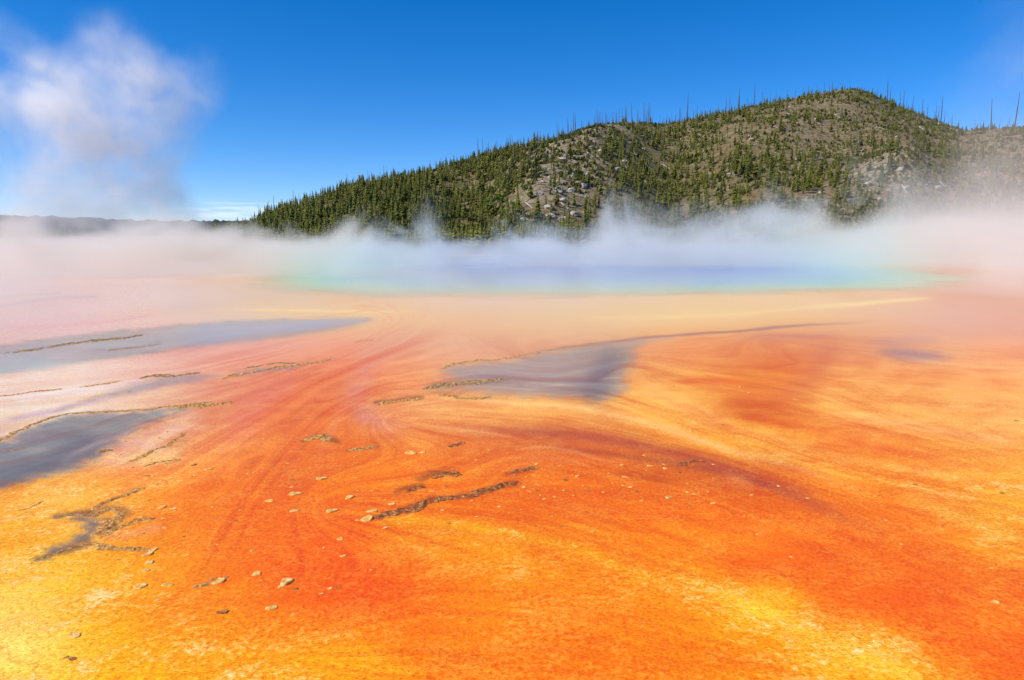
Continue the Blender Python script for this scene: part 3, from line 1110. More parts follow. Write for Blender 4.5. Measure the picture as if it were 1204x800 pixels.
# grass and scrub on the slopes
B = Build()
sn = 26000
sa = RNG.uniform(-.48, .92, sn)
ss = RNG.uniform(.02, 1, sn)
sy = base_y(sa) + ss * (ridge_y(sa) - base_y(sa))
sxx = sa * sy
sz = hill_z(sxx, sy)
sd_ = fbm(sxx * .05, sy * .05, 95, 3)
low = []
for i in np.where(sd_ > .42)[0]:
    h = random.uniform(.5, 1.9)
    for k in range(4):
        a = random.uniform(0, 6.28)
        c, s = math.cos(a), math.sin(a)
        w = h * random.uniform(.35, .8)
        B.add([(sxx[i] + c * w, sy[i] + s * w, sz[i] - .2), (sxx[i] - c * w, sy[i] - s * w, sz[i] - .2), (sxx[i] + s * w * .6, sy[i] - c * w * .6, sz[i] + h)], t=[(0, 1, 2)])
SCRUB = leaf_mat('dry_scrub', (.030, .042, .010), (.17, .165, .036))
tag(link('scrub', B.mesh('scrub', SCRUB)), 'low dry scrub and grass covering the hill slopes', 'scrub', kind='stuff')

# bright bushes beside the spur
bl = [(588,236,13,'yellow green leafy tree at the foot of the spur, the brightest one'), (573,244,11,None), (603,246,10,None), (562,250,9,None), (616,222,8,None), (596,255,10,None), (640,205,6,None), (655,196,6,None)]


def on_hill(px, py):
    """first hit of the pixel's ray with the hill"""
    a, e = ray(px, py)
    Y = np.linspace(float(base_y(a)), float(ridge_y(a)), 500)
    z = hill_z(a * Y, Y)
    hit = np.where(z >= CAM_H + e * Y)[0]
    k = hit[0] if len(hit) else len(Y) - 1
    return a * Y[k], Y[k], z[k]


BUSH_ME = [bush_crown(rs).mesh('crown', BUSH) for _ in range(3)]
BTR = Build()
BTR.add(*tube((0, 0, -.05), (0, 0, .45), .03, .02, 5))
BTR_ME = BTR.mesh('trunk', BARK)
for px, py, hp, lab in bl:
    x, y, z = on_hill(px, py + hp * .4)
    o = bpy.data.objects.new('leafy_tree', None)
    COL.objects.link(o)
    h = hp / F * y * 1.5
    o.location = (x, y, z - .1)
    o.scale = (h * 1.1, h * 1.1, h)
    o.rotation_euler.z = random.uniform(0, 6)
    tag(o, lab or 'small yellow green leafy tree among pines beside the rocky spur', 'tree', 'leafy trees beside the rocky spur')
    link('crown', random.choice(BUSH_ME), o)
    link('trunk', BTR_ME, o)

# dead standing trunks: (x, y of the foot, height) in the photograph
SN = [(305,262,16),(316,252,14),(322,250,16),(345,243,16),(352,240,13),(366,236,11),(372,235,9),(408,218,14),(416,217,11),(460,208,9),(437,213,8),(512,199,9),(517,197,8),
      (548,186,8),(562,183,20),(568,181,17),(575,178,12),(596,172,9),(600,172,12),(622,169,9),(632,167,10),(662,162,14),(674,161,25),(677,160,23),(686,158,12),(702,150,20),(708,149,14),
      (724,146,13),(731,145,15),(735,145,18),(743,143,20),(749,143,15),(757,143,22),(762,143,20),(764,144,16),(776,145,10),(784,143,9),(798,142,13),(801,141,9),(808,138,27),(835,134,9),
      (858,130,16),(869,128,22),(887,124,23),(868,126,14),(878,125,10),(896,122,12),(906,121,11),(912,119,9),(925,116,10),(935,115,11),(960,111,8),(978,107,10),(1031,117,10),(1043,124,22),(1046,125,16),
      (1058,129,16),(1062,130,20),(1072,133,17),(1084,137,16),(1090,139,14),(1106,145,26),(1110,146,12),(1127,152,10),(1146,152,10),(1165,152,32),(1193,150,38),(1186,151,14),(1175,152,10),(1152,152,8),
      (288,266,8),(296,264,9),(331,247,10),(338,246,9),(383,231,8),(396,224,8),(428,215,7),(447,210,8),(474,206,8),(490,203,7),(530,192,7),(585,176,8),(610,171,7),(645,166,8),(655,164,9),(692,155,10),(715,148,9),(790,143,10),(815,138,9),(845,132,8),(943,114,8),(1098,142,10),(1118,149,9)]
_sr = random.Random(77)
for _ in range(62):
    _x = _sr.choice([_sr.uniform(580, 830), _sr.uniform(690, 800), _sr.uniform(820, 1190), _sr.uniform(300, 600)])
    SN.append((_x, 0, _sr.uniform(6, 17)))
for k, (px, py, hp) in enumerate(SN):
    a, e = ray(px, py or 160)
    y = float(ridge_y(a)) - random.uniform(0, 5 if py else 22)
    x = a * y
    z = float(hill_z(np.array([x]), np.array([y]))[0])
    h = (hp + random.uniform(1, 3.5)) / F * y
    o = link('dead_tree', SNAG_ME[k % 7])
    o.location = (x, y, z - .1)
    o.scale = (h * .95, h * .95, h)
    o.rotation_euler.z = random.uniform(0, 6.28)
    if px == 1193:
        tag(o, 'tallest bare dead trunk, standing apart at the right end of the ridge', 'dead tree', 'dead trunks on the skyline')
    elif px == 1165:
        tag(o, 'tall bare dead trunk on the ridge, second tallest, left of the tallest one', 'dead tree', 'dead trunks on the skyline')
    elif px == 1106:
        tag(o, 'tall bare dead trunk on the shoulder right of the summit', 'dead tree', 'dead trunks on the skyline')
    elif px == 808:
        tag(o, 'tall bare dead trunk alone on the skyline above the wooded gully', 'dead tree', 'dead trunks on the skyline')
    elif px < 650:
        tag(o, 'bare grey dead trunk on the long left skyline of the hill', 'dead tree', 'dead trunks on the left skyline')
    elif px < 800:
        tag(o, 'bare grey dead trunk on the skyline above the rocky spur', 'dead tree', 'dead trunks above the spur')
    else:
        tag(o, 'bare grey dead trunk on the skyline around the summit', 'dead tree', 'dead trunks around the summit')
# dead trunks standing on the slopes
for k in range(120):
    px = random.choice([random.uniform(600, 760), random.uniform(830, 1120), random.uniform(330, 1190)])
    a = float(ray(px, 200)[0])
    s = random.uniform(.3, .92)
    y = float(base_y(a) + s * (ridge_y(a) - base_y(a)))
    z = float(hill_z(np.array([a * y]), np.array([y]))[0])
    o = link('dead_tree', SNAG_ME[k % 7])
    h = random.uniform(5, 10)
    o.location = (a * y, y, z - .1)
    o.scale = (h * .9, h * .9, h)
    o.rotation_euler.z = random.uniform(0, 6.28)
    tag(o, 'bare grey dead trunk standing among the pines on the hill slope', 'dead tree', 'dead trunks on the slope')

# fallen bleached logs: pixel ends
LG = [(745,180,762,197),(735,196,741,206),(750,205,760,216),(716,158,726,166),(762,155,772,161),(792,157,804,168),(815,155,833,166),(778,194,788,200),(700,165,712,162),(703,170,715,172),
      (720,222,727,231),(738,236,748,244),(690,180,698,186),(676,200,672,210),(925,134,934,138),(941,135,945,142),(986,219,1005,207),(1005,207,1025,199),(1026,199,1048,198),(1090,148,1110,160),
      (1080,150,1095,158),(1118,152,1132,158),(1176,146,1184,151),(880,160,890,168),(868,152,876,160),(905,148,915,152),(1000,168,1012,163),(1030,150,1045,154),(955,190,968,187),(648,222,640,232),
      (660,240,668,248),(618,240,626,246),(635,228,646,225),(855,205,872,208),(845,200,858,203),(712,206,722,213),(770,212,776,220),(1105,215,1112,222),(1060,220,1066,228),(980,135,990,141)]
LOGB = []
for k in range(3):
    B = Build()
    B.add(*tube((-.5, 0, 0), (.5, 0, 0), .02, .011, 6))
    for q in range(3):
        x = random.uniform(-.2, .4)
        B.add(*tube((x, 0, 0), (x + .05, random.uniform(-.05, .05), random.uniform(.02, .06)), .006, .002, 4))
    LOGB.append(B.mesh('fallen_log', LOGM, True))
for k, (x0, y0, x1, y1) in enumerate(LG):
    p, q = Vector(on_hill(x0, y0)), Vector(on_hill(x1, y1))
    d = q - p
    if d.length > 40:
        q = p + d.normalized() * 20
        d = q - p
    L = max(min(d.length, 18), 5)
    o = link('fallen_log', LOGB[k % 3])
    o.location = (p + q) / 2 + Vector((0, 0, .35))
    o.rotation_euler = d.to_track_quat('X', 'Z').to_euler()
    o.scale = (L, max(L, 12) * 1.0, max(L, 12) * 1.0)
    z = 'on the rocky spur and shoulder' if x0 < 840 else ('on the pale knoll and right flank' if x0 > 975 else 'on the slope under the summit')
    tag(o, 'bleached fallen log lying ' + z, 'log', 'fallen logs ' + z)

# boulders
import bmesh


def rock_mesh(rs, flat=.7, name='boulder', mat=None, sub=2, amp=.35):
    bm = bmesh.new()
    bmesh.ops.create_icosphere(bm, subdivisions=sub, radius=1)
    ph = [rs.uniform(0, 6) for _ in range(6)]
    for v in bm.verts:
        c = v.co
        f = 1 + amp * (.5 * math.sin(2.3 * c.x + ph[0]) * math.cos(2.9 * c.y + ph[1]) + .35 * math.sin(5.1 * c.z + ph[2] + 3 * c.x) + .25 * math.sin(7 * c.y + ph[3]) * math.sin(6 * c.x + ph[4]))
        f += rs.uniform(-.06, .06)
        v.co = Vector((c.x * f, c.y * f, c.z * f * flat))
    me = bpy.data.meshes.new(name)
    bm.to_mesh(me)
    bm.free()
    me.materials.append(mat)
    return me


ROCKS = [rock_mesh(rs, rs.uniform(.5, .8), 'boulder', ROCKM) for _ in range(5)]
RK = []
for k in range(85):
    t = random.random()
    if t < .55:
        py = random.uniform(160, 262)
        px = np.interp(py, [155, 200, 262], [706, 672, 640]) + random.gauss(0, 30)
        w = 'on the rocky spur'
    elif t < .8:
        px, py, w = random.gauss(1050, 34), random.uniform(199, 240), 'on the pale knoll'
    else:
        px, py, w = random.uniform(870, 1120), random.uniform(125, 190), 'on the upper slope'
    RK.append((px, py, w))
for k, (px, py, w) in enumerate(RK):
    x, y, z = on_hill(px, py)
    o = link('boulder', ROCKS[k % 5])
    s = random.uniform(.5, 1.7)
    o.location = (x, y, z + .1 * s)
    o.scale = (s * 1.2, s, s)
    o.rotation_euler.z = random.uniform(0, 6)
    tag(o, 'pale weathered boulder lying ' + w, 'boulder', 'pale boulders ' + w)

# ------------------------------------------------------------------ crust ridges and flakes on the mat
def crust_mat(name, dark, mid, light):
    m, t, b = new_mat(name)
    tcn = t.node('ShaderNodeNewGeometry')
    n1 = t.noise(tcn.outputs['Position'], 22, 4, .65)
    n2 = t.noise(tcn.outputs['Position'], 90, 3, .6)
    c = t.mix(t.step(.38, .62, n1), dark, mid)
    c = t.mix(t.step(.52, .68, t.add(t.mul(n1, .5), t.mul(n2, .5))), c, light)
    t.put(b.inputs['Base Color'], c)
    b.inputs['Roughness'].default_value = .7
    b.inputs['Specular IOR Level'].default_value = .3
    t.put(b.inputs['Normal'], t.bump(t.add(n1, n2), .7, .01))
    return m


CRUST_TAN = crust_mat('tan_crust', (.36, .135, .025), (.68, .34, .08), (.90, .62, .25))
CRUST_RED = crust_mat('rusty_crust', (.17, .042, .010), (.42, .13, .026), (.82, .48, .17))
CRUST_GREY = crust_mat('brown_crust', (.24, .115, .035), (.48, .27, .09), (.76, .50, .21))
FLAKE = crust_mat('pale_sinter', (.72, .32, .06), (.90, .54, .15), (.96, .76, .34))
FLAKED = crust_mat('brown_sinter', (.30, .09, .015), (.56, .22, .04), (.80, .44, .12))


def ridge(pts, wpx, mat, label, group=None, lump=1.0, hk=.27):
    """a crumbly mineral rim that follows a line on the ground; its low places dip under the mat"""
    P = smooth_poly(pts, 8)
    x, y = gpt(P[:, 0], P[:, 1])
    ym = float(np.mean(y))
    W = wpx / F * ym * 1.45
    st = float(np.clip(.42 * ym / CAM_H, 1.0, 4.0))          # patches spread wider along the flow than across it
    seg = np.hypot(np.diff(x), np.diff(y))
    s = np.concatenate([[0], np.cumsum(seg)])
    n = int(np.clip(s[-1] / (W * .11), 40, 520))
    q = np.linspace(0, s[-1], n)
    x, y = np.interp(q, s, x), np.interp(q, s, y)
    sd0 = random.randint(0, 999)
    x = x + (fbm(q / W / 3, q * 0, sd0, 4) - .5) * W * 2.2
    y = y + (fbm(q / W / 3, q * 0 + 7, sd0 + 5, 4) - .5) * W * 2.2 * st
    tx, ty = np.gradient(x), np.gradient(y)
    k9 = np.ones(15) / 15
    tx, ty = np.convolve(np.pad(tx, 7, 'edge'), k9, 'valid'), np.convolve(np.pad(ty, 7, 'edge'), k9, 'valid')
    ln = np.hypot(tx, ty) + 1e-9
    nx, ny = -ty / ln, tx / ln
    nj = 22
    u = np.linspace(-1, 1, nj)
    wv = W * (.55 + 1.0 * fbm(q / W / 2.2, q * 0 + 3, sd0 + 3, 3))
    ends = sstep(0, .06 * s[-1] + W, q) * sstep(s[-1], s[-1] * .94 - W, q)
    X = x[:, None] + nx[:, None] * u * wv[:, None]
    Y = y[:, None] + ny[:, None] * u * wv[:, None] * st
    c = (1 - np.abs(u) ** 2.2)[None, :] * (.35 + .65 * ends)[:, None]
    ca = fbm(X / W / .42, Y / W / .42 / st ** .6, sd0 + 11, 3, .55)
    cb = 1 - np.abs(2 * fbm(X / W / .9, Y / W / .9 / st ** .6, sd0 + 19, 3, .5) - 1) * 2.2
    Z = W * hk * lump * .75 * (c * (.42 + .9 * cb + 1.9 * (ca - .42)) - .40)
    Z[:, 0] = Z[:, -1] = -.004 - W * .1
    Z[0, :] = Z[-1, :] = -.004 - W * .1
    V = np.stack([X, Y, Z], -1).reshape(-1, 3)
    o = link('crust_ridge', mesh_from('crust_ridge', V, [grid_faces(n, nj)[:, ::-1]], [mat]))
    tag(o, label, 'crust ridge', group)
    return o


RIDGES = [
 ([(-30,532),(0,518),(22,507),(45,497),(66,490),(92,486),(130,484),(170,482),(210,477),(252,473)], 2.6, CRUST_TAN, 'long brown crust rim along the upper edge of the grey left pool'),
 ([(204,480),(232,477),(250,476),(278,473)], 4.0, CRUST_TAN, 'broad tan crust tongue at the right tip of the grey left pool'),
 ([(163,447),(175,443),(205,442),(236,439)], 3.0, CRUST_GREY, 'short brown crust rim above the thin lilac puddle'),
 ([(262,446),(285,440),(320,434),(352,430),(395,422)], 3.4, CRUST_TAN, 'orange tan crust bar rising to the right beside the small slot puddle'),
 ([(285,434),(320,428),(350,427)], 2.0, CRUST_GREY, 'thin grey crust line along the top of the small slot puddle'),
 ([(-10,468),(30,462),(76,457)], 2.0, CRUST_TAN, 'thin tan crust line at the left picture edge on pale sinter'),
 ([(95,455),(120,452),(146,447)], 1.8, CRUST_TAN, 'thin broken tan crust line left of the thin lilac puddle'),
 ([(0,533),(14,530),(31,526)], 1.8, CRUST_TAN, 'small pale crust strip lying in the grey left pool'),
 ([(113,534),(120,531),(129,530)], 5.0, CRUST_GREY, 'small dark crust lump at the lower shore of the grey left pool'),
 ([(515,434),(545,426),(600,421),(650,411),(705,403)], 2.0, CRUST_TAN, 'faint brown rim along the top of the middle puddle'),
 ([(500,458),(530,452),(560,449),(602,445)], 4.6, CRUST_GREY, 'dark brown crust spit at the left end of the middle puddle'),
 ([(515,464),(545,468),(580,468)], 2.6, CRUST_TAN, 'low tan crust below the left end of the middle puddle'),
 ([(443,475),(470,472),(500,468)], 3.6, CRUST_TAN, 'brown crust streak left of the middle puddle'),
 ([(108,601),(128,590),(150,581),(174,574)], 4.0, CRUST_TAN, 'uppermost crust branch of the dark forked hollow'),
 ([(104,604),(125,600),(149,597)], 4.6, CRUST_TAN, 'second crust branch of the dark forked hollow, from the top'),
 ([(118,610),(134,612),(149,602)], 5.0, CRUST_TAN, 'short hooked crust branch of the dark forked hollow, in its fork'),
 ([(118,630),(140,621),(160,614),(182,608)], 4.6, CRUST_TAN, 'long middle crust branch of the dark forked hollow'),
 ([(106,634),(116,628),(128,622),(131,613)], 8.0, CRUST_TAN, 'lumpy tan crust knot where the branches of the forked hollow meet'),
 ([(104,640),(125,644),(150,646),(180,647)], 4.8, CRUST_TAN, 'lowest right crust branch of the dark forked hollow'),
 ([(40,661),(60,653),(82,645),(106,640)], 3.0, CRUST_GREY, 'dark crust edge under the lower left arm of the forked hollow'),
 ([(62,610),(85,606),(116,607)], 2.6, CRUST_GREY, 'dark crust edge along the top of the forked hollow'),
 ([(438,609),(465,604),(490,595),(515,588),(545,583),(570,577),(590,573),(613,565)], 6.0, CRUST_RED, 'longest rusty brown crust seam across the middle of the orange mat'),
 ([(470,579),(485,574),(498,572)], 5.5, CRUST_RED, 'small rusty crust patch above the left part of the long seam'),
 ([(502,564),(515,557),(530,556),(536,561)], 6.0, CRUST_RED, 'arched rusty crust patch above the middle of the long seam'),
 ([(598,556),(617,552),(633,548)], 3.6, CRUST_RED, 'short rusty crust streak above the right end of the long seam'),
 ([(355,518),(375,514),(393,518)], 5.5, CRUST_TAN, 'speckled brown crust patch in the striped orange fan'),
 ([(407,531),(425,528),(446,526)], 3.6, CRUST_TAN, 'flat brown crust streak right of the speckled crust patch'),
 ([(525,525),(535,523),(545,520)], 3.2, CRUST_RED, 'tiny brown crust streak below the middle puddle'),
 ([(0,415),(30,413),(60,408),(100,402),(140,398),(172,394)], 3.4, CRUST_GREY, 'long speckled crust bar in the far lilac pool'),
 ([(120,413),(150,410),(190,405)], 1.6, CRUST_GREY, 'thin broken crust line below the bar in the far lilac pool'),
 ([(415,403),(425,401),(440,400)], 1.8, CRUST_TAN, 'short brown crust dash right of the far lilac pool'),
 ([(800,548),(812,544),(830,541)], 2.8, CRUST_RED, 'small dark crust streak in the plum brown band'),
 ([(228,690),(236,689),(246,687)], 4.0, CRUST_TAN, 'small rough crust strip right of a round pale flake in the foreground'),
 ([(243,683),(258,680),(272,679)], 3.6, CRUST_TAN, 'thin double crust strip in the lower left foreground'),
 ([(17,601),(34,598),(52,589)], 1.6, CRUST_TAN, 'faint thin crust line left of the forked hollow'),
 ([(150,545),(175,533),(200,522),(218,508)], 2.6, CRUST_TAN, 'broken tan crust trail right of the grey left pool'),
 ([(165,550),(190,543),(212,541)], 2.4, CRUST_TAN, 'low broken tan crust patch below the trail right of the left pool'),
]
for r_ in RIDGES:
    ridge(*r_[:4], group='mineral crust ridges on the mat', lump=1.0)

FL = [(88,747,18),(85,775,11),(78,773,6),(165,690,16),(197,688,14),(185,706,7),(258,684,16),(302,675,14),(337,684,20),(330,690,7),(348,693,8),(320,715,16),(262,720,15),(388,692,7),(397,691,8),(378,698,5),
      (172,671,11),(176,662,12),(174,652,14),(190,597,12),(204,598,9),(245,552,10),(228,547,8),(317,589,11),(346,601,12),(347,581,18),(343,565,8),(343,573,5),(378,563,16),(390,601,15),(411,585,15),(438,601,14),
      (432,611,18),(453,621,10),(400,634,10),(404,654,9),(297,648,7),(282,600,4),(296,545,7),(338,545,5),(483,533,16),(497,532,10),(524,573,6),(461,593,11),(698,625,7),(663,577,6),(691,577,10),(709,579,5),
      (735,561,8),(741,573,7),(749,578,6),(731,547,7),(764,548,8),(782,551,8),(798,556,7),(786,585,10),(808,579,6),(816,581,6),(811,596,8),(838,592,9),(884,582,6),(875,607,4),(665,565,9),(679,560,8),(1170,708,10),
      (1166,668,6),(907,557,5),(915,572,5),(950,586,6),(1076,570,6),(1178,580,8),(888,746,4),(631,546,7),(616,573,7),(632,577,7),(640,587,6),(628,559,5),(587,596,6),(603,600,5),(470,616,5),(192,610,6),(201,613,5),
      (160,612,9),(166,608,7),(150,624,5),(136,606,5),(180,647,12),(140,535,6),(186,515,5),(197,508,6),(173,560,7),(185,557,6),(195,545,5),(301,456,4),(152,461,4),(415,424,4),(870,455,5),(880,462,4),(850,500,5),(935,470,5),(812,507,7),(1135,478,6),
      (1195,495,5),(1042,612,5),(1060,640,5),(930,655,4),(1105,700,4),(445,545,5),(560,541,5),(575,529,5),(652,547,5),(508,578,5),(420,612,6),(520,600,5),(345,662,4),(128,770,4),(430,770,3),(190,775,4),(560,655,3)]


def flake_mesh(rs, mat, thick):
    """a thin curled plate with a broken outline"""
    n = 18
    ph = [rs.uniform(0, 6.28) for _ in range(4)]
    rim = []
    for i in range(n):
        a = 2 * math.pi * i / n
        r = 1 + .22 * math.sin(2 * a + ph[0]) + .12 * math.sin(3 * a + ph[1]) + .07 * math.sin(7 * a + ph[2]) + rs.uniform(-.05, .05)
        rim.append((a, r))
    B = []
    for k, (f, z) in enumerate([(1.02, -.06), (1.06, thick * .45), (.96, thick * 1.0), (.72, thick * .86), (.35, thick * .62)]):
        for a, r in rim:
            B.append((.5 * f * r * math.cos(a), .5 * f * r * math.sin(a) * .78, z * (1 + .35 * math.sin(a + ph[3])) + rs.uniform(-.012, .012)))
    B.append((0, 0, thick * .55))
    q = grid_faces(5, n, True)
    t = np.array([(4 * n + i, 4 * n + (i + 1) % n, 5 * n) for i in range(n)])
    return mesh_from('mineral_flake', np.array(B), [q, t], [mat])


FLK = [flake_mesh(rs, FLAKE, rs.uniform(.06, .12)) for _ in range(6)]
FLD = [flake_mesh(rs, FLAKED, rs.uniform(.07, .13)) for _ in range(4)]
# loose crumbs around the crusts and along the flow
_cr = random.Random(23)
for cx, cy, sx, sy, n, wmax in ((150,625,46,26,34,5), (185,525,30,18,26,5), (740,565,70,16,26,5), (540,590,70,20,22,5), (400,560,60,40,22,4), (260,660,90,34,18,5), (900,560,110,30,16,5), (250,540,60,22,12,4), (620,560,40,14,10,5)):
    for _ in range(n):
        FL.append((round(_cr.gauss(cx, sx), 1), round(_cr.gauss(cy, sy), 1), _cr.uniform(2.2, wmax)))
FL = [f for f in FL if 2 < f[0] < 1202 and 400 < f[1] < 795]
SPECIAL = {
 (88,747): 'largest pale oval mineral flake, alone on the yellow mat in the lower left corner',
 (85,775): 'small rough brown flake below the largest pale oval flake',
 (165,690): 'pale flat flake left of the round one in the lower left foreground',
 (197,688): 'round pale mineral flake with a rough crust strip at its right',
 (302,675): 'tilted pale flake between the double crust strip and a broken flake',
 (337,684): 'broad broken pale flake with two crumbs below it',
 (320,715): 'split pale flake on the orange mat below the broad broken flake',
 (262,720): 'thin slanting brown flake below the row of flakes in the lower left',
 (698,625): 'small white flake alone on orange mat right of the yellow band',
 (1170,708): 'pale flake alone near the right picture edge in the foreground',
 (1166,668): 'small whitish flake in a golden patch at the right edge',
 (1178,580): 'dark brown flake at the right edge on golden mat',
 (1076,570): 'dark brown flake on the streaky orange mat at the right',
 (404,654): 'small tan flake on the reddest part of the mat',
 (400,634): 'small tan flake just above the one on the reddest mat',
 (483,533): 'whitish flake below the middle puddle, with a small flat one beside it',
 (888,746): 'tiny white flake in the yellow patch at the lower right',
}
for k, (px, py, w) in enumerate(FL):
    x, y = gpt(px, py)
    W = w / F * math.hypot(y, CAM_H) * .74
    dark = (px, py) in ((85,775), (1178,580), (1076,570), (262,720)) or (k % 4 == 2 and (px, py) not in SPECIAL and w < 12)
    o = link('mineral_flake', random.choice(FLD if dark else FLK))
    o.location = (x, y, -.012 * W)
    o.scale = (W, W * random.uniform(.85, 1.3), W * random.uniform(.9, 1.3))
    o.rotation_euler = (random.uniform(-.08, .08), random.uniform(-.08, .08), random.uniform(-.5, .5))
    lab = SPECIAL.get((px, py))
    if lab is None:
        tone = 'brown' if dark else 'pale'
        z = ('among the crusts around the forked hollow' if px < 210 and 590 < py < 680 else
             'in the lower left foreground' if py > 640 and px < 480 else
             'beside the grey left pool' if px < 260 else
             'in the orange area left of the long rusty seam' if px < 480 else
             'around the right end of the long rusty seam' if px < 720 and py > 520 else
             'below the plum brown band right of the middle' if px < 900 and py > 520 else
             'on the orange mat at the right')
        lab = f'small {tone} mineral flake ' + z
        tag(o, lab, 'mineral flake', f'{tone} mineral flakes ' + z)
    else:
        tag(o, lab, 'mineral flake', 'pale mineral flakes on the mat')

# ------------------------------------------------------------------ steam
def steam_mat(name, dens_mul, color=(.955, .925, .848), g=-.12):
    m = bpy.data.materials.new(name)
    m.use_nodes = True
    t = NT(m.node_tree)
    m.node_tree.nodes.clear()
    out = t.node('ShaderNodeOutputMaterial')
    p = t.node('ShaderNodeVolumePrincipled')
    p.inputs['Color'].default_value = (*color, 1)
    p.inputs['Density'].default_value = dens_mul
    p.inputs['Anisotropy'].default_value = g
    t.put(out.inputs['Volume'], p.outputs[0])
    m.cycles.volume_step_rate = 1.0
    return m


def steam(name, lo, hi, res, mat, field, label):
    v = bpy.data.volumes.new(name)
    v.materials.append(mat)
    ob = bpy.data.objects.new(name, v)
    COL.objects.link(ob)
    g = bpy.data.node_groups.new(name, 'GeometryNodeTree')
    g.interface.new_socket('Geometry', in_out='INPUT', socket_type='NodeSocketGeometry')
    g.interface.new_socket('Geometry', in_out='OUTPUT', socket_type='NodeSocketGeometry')
    t = NT(g)
    vc = t.node('GeometryNodeVolumeCube')
    vc.inputs['Min'].default_value = lo
    vc.inputs['Max'].default_value = hi
    for ax, n in zip('XYZ', res):
        vc.inputs['Resolution ' + ax].default_value = n
    pos = t.node('GeometryNodeInputPosition').outputs[0]
    s = t.node('ShaderNodeSeparateXYZ')
    t.put(s.inputs[0], pos)
    t.put(vc.inputs['Density'], t.math('MAXIMUM', field(t, pos, *s.outputs), 0.0))
    sm = t.node('GeometryNodeSetMaterial')
    sm.inputs['Material'].default_value = mat
    t.put(sm.inputs[0], vc.outputs[0])
    t.put(t.node('NodeGroupOutput').inputs[0], sm.outputs[0])
    md = ob.modifiers.new('density', 'NODES')
    md.node_group = g
    tag(ob, label, 'steam', kind='stuff')
    return ob


def bank_field(t, pos, x, y, z):
    warp = t.noise(t.vmul(pos, (1, 1, 1.5)), .05, 2, .5)
    n_b = t.noise(t.vmul(pos, (1, .5, .8)), .082, 6, .62, 1.1)          # billows
    n_in = t.noise(t.vmul(pos, (.7, .5, 1.2)), .09, 5, .62, .9)
    n_lo = t.noise(t.vmul(pos, (1, .35, .2)), .030, 2, .5)
    side = t.step(-135, -90, x)
    ratio = t.math('DIVIDE', x, t.math('MAXIMUM', y, 5))
    leftm = t.step(-.16, -.46, ratio)
    rightm = t.step(.36, .72, ratio)
    ends = t.add(leftm, rightm)
    cov = t.mul(t.step(t.sub(24, t.mul(ends, 8)), t.sub(46, t.mul(ends, 14)), t.add(y, t.mul(t.sub(warp, .5), 22))), t.step(204, 150, y))
    # low layer lying on the water
    lh = t.add(2.4, t.mul(leftm, .3), t.mul(rightm, 4.2), t.mul(t.sub(n_lo, .5), 3.0))
    lh = t.math('MINIMUM', lh, t.add(t.mul(y, .045), .45, t.mul(rightm, 4.0)))
    zz = t.math('DIVIDE', z, t.math('MAXIMUM', lh, .4))
    low = t.mul(t.step(1.35, .3, zz), cov, side, t.step(.42, .60, n_in), t.add(.027, t.mul(leftm, .06), t.mul(rightm, .06)))
    # torn billows rising from the middle of the pool
    deep = t.mul(t.step(64, 74, y), t.step(106, 92, y), side)
    thr = t.add(.398, t.mul(z, t.add(.0255, t.mul(leftm, .030))), t.mul(rightm, -.14), t.mul(t.step(.06, -.06, ratio), .045), t.mul(t.sub(.5, n_lo), .38))
    bil = t.mul(deep, t.step(0.0, .15, t.sub(n_b, thr)), t.step(19.5, 7, z), t.add(.100, t.mul(leftm, .07), t.mul(rightm, -.055)))
    # bright torn puffs close to the near left shore and over the back of the pool
    n_p = t.noise(t.vmul(pos, (1, .45, 1.15)), .15, 6, .62, 1.2)
    pl = t.mul(t.step(-.10, -.26, ratio), t.step(44, 50, y), t.step(72, 62, y))
    pc = t.mul(t.step(-.30, -.15, ratio), t.step(62, 70, y), t.step(96, 84, y), .45)
    puf = t.mul(t.add(pl, pc), t.step(0.0, .09, t.sub(n_p, t.add(.41, t.mul(z, .050), t.mul(t.sub(.5, n_lo), .35)))), .27)
    bil = t.add(bil, puf)
    # thin drifting layer right above the ground in front of the pool
    thin_h = t.math('MAXIMUM', t.add(1.7, t.mul(t.sub(n_b, .5), 5.0)), .4)
    thin = t.mul(t.step(1.2, .1, t.math('DIVIDE', z, thin_h)), t.step(8, 18, y), t.step(44, 26, y), t.step(.38, .62, n_in), t.add(.078, t.mul(leftm, .02), t.mul(rightm, .09)))
    return t.add(low, bil, thin)


STEAM = steam_mat('steam', 1.0)
steam('steam_bank', (-130, 8, 0.02), (130, 206, 20), (420, 250, 54), STEAM, bank_field, 'low bank of white steam drifting over the blue pool')


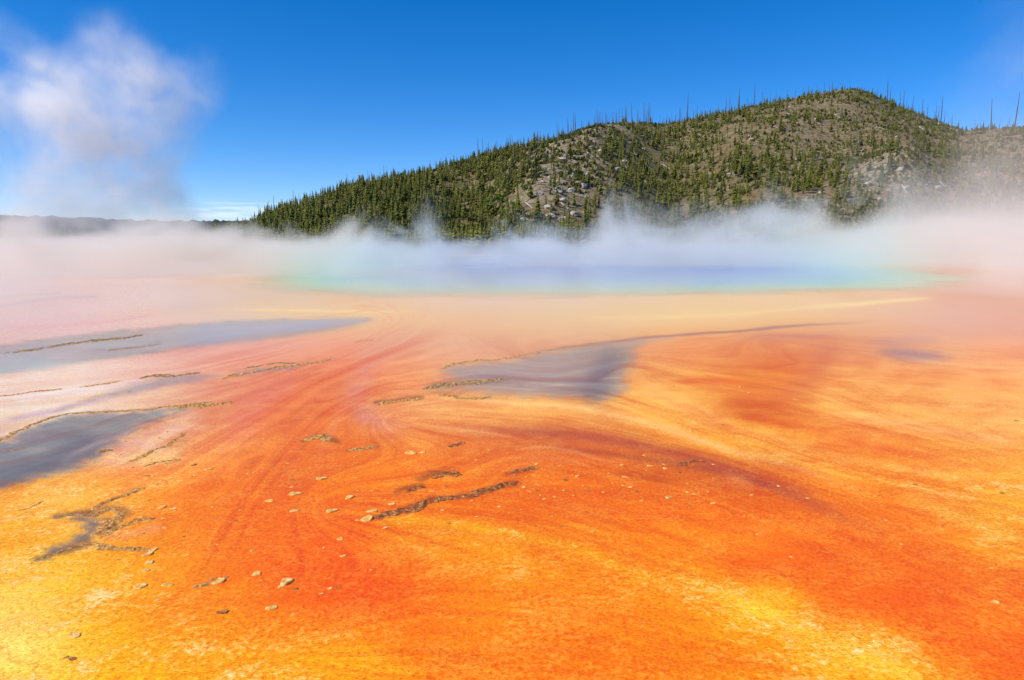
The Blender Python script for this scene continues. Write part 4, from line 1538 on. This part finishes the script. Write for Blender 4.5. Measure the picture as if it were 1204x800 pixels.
def blobs_field(blobs, ns, lo_n, hi_n, base):
    def f(t, pos, x, y, z):
        n1 = t.noise(pos, ns, 6, .66, .9)
        wv = t.node('ShaderNodeTexNoise')
        t.put(wv.inputs['Vector'], pos)
        wv.inputs['Scale'].default_value = ns * .8
        wv.inputs['Detail'].default_value = 3
        off = t.node('ShaderNodeVectorMath', operation='SUBTRACT')
        t.put(off.inputs[0], wv.outputs['Color'])
        off.inputs[1].default_value = (.5, .5, .5)
        w2 = t.node('ShaderNodeVectorMath', operation='MULTIPLY_ADD')
        t.put(w2.inputs[0], off.outputs[0])
        w2.inputs[1].default_value = (20, 20, 20)
        t.put(w2.inputs[2], pos)
        acc = None
        for (c, r, k) in blobs:
            d = t.node('ShaderNodeVectorMath', operation='SUBTRACT')
            t.put(d.inputs[0], w2.outputs[0])
            d.inputs[1].default_value = c
            dd = t.vmul(d.outputs[0], tuple(1 / q for q in r))
            ln = t.node('ShaderNodeVectorMath', operation='LENGTH')
            t.put(ln.inputs[0], dd)
            b = t.mul(t.step(1.0, .1, ln.outputs['Value']), k)
            acc = b if acc is None else t.add(acc, b)
        hf = t.step(.36, .62, t.noise(pos, ns * 3.2, 5, .6, .8))
        return t.mul(acc, t.step(lo_n, hi_n, n1), t.add(.4, t.mul(hf, .75)), base)
    return f


def blob(px, py, r, k, Y=150.0, ry=None):
    x, y, z = at_depth(px, py, Y)
    R = r / F * Y
    return ((float(x), float(y), float(z)), (R, ry or R, R), k)


PL = [blob(50,112,60,1.7), blob(72,108,38,1.3), blob(95,150,55,1.1), blob(20,120,50,.7), blob(130,105,82,.8), blob(195,110,72,.8), blob(150,150,75,.5), blob(150,205,85,.5), blob(170,250,85,.75), blob(70,245,110,.55), blob(-60,120,90,.6), blob(70,185,85,.45), blob(15,60,50,.3)]
steam('steam_plume', (-175, 118, 0), (-52, 182, 64), (230, 100, 120), steam_mat('plume_steam', 1.0, (1, 1, 1), .0), blobs_field(PL, .075, .30, .70, .15), 'tall pale steam plume rising into the blue sky at the left')
WS = [blob(1150,130,90,.5,110), blob(1200,60,80,.35,110), blob(1215,180,90,.8,110), blob(1110,200,80,.5,110), blob(1140,250,120,.9,110)]
steam('steam_wisp', (48, 85, 0), (125, 135, 42), (96, 62, 52), steam_mat('wisp_steam', 1.0, (1, .96, .94)), blobs_field(WS, .06, .30, .70, .04), 'thin steam wisp climbing past the right end of the hill')

# ------------------------------------------------------------------ render settings
scene.render.engine = 'CYCLES'
cy = scene.cycles
cy.max_bounces = 8
cy.diffuse_bounces = 2
cy.glossy_bounces = 2
cy.transmission_bounces = 2
cy.volume_bounces = 6
cy.transparent_max_bounces = 8
cy.volume_step_rate = 1.6
cy.volume_max_steps = 400
cy.use_denoising = True
try:
    cy.denoiser = 'OPENIMAGEDENOISE'
except Exception:
    pass
cy.caustics_reflective = False
cy.caustics_refractive = False
cy.sample_clamp_indirect = 6
vs = scene.view_settings
vs.view_transform = 'Standard'
vs.look = 'None'
vs.exposure = 0.0
vs.gamma = 1.0
vs.use_curve_mapping = False
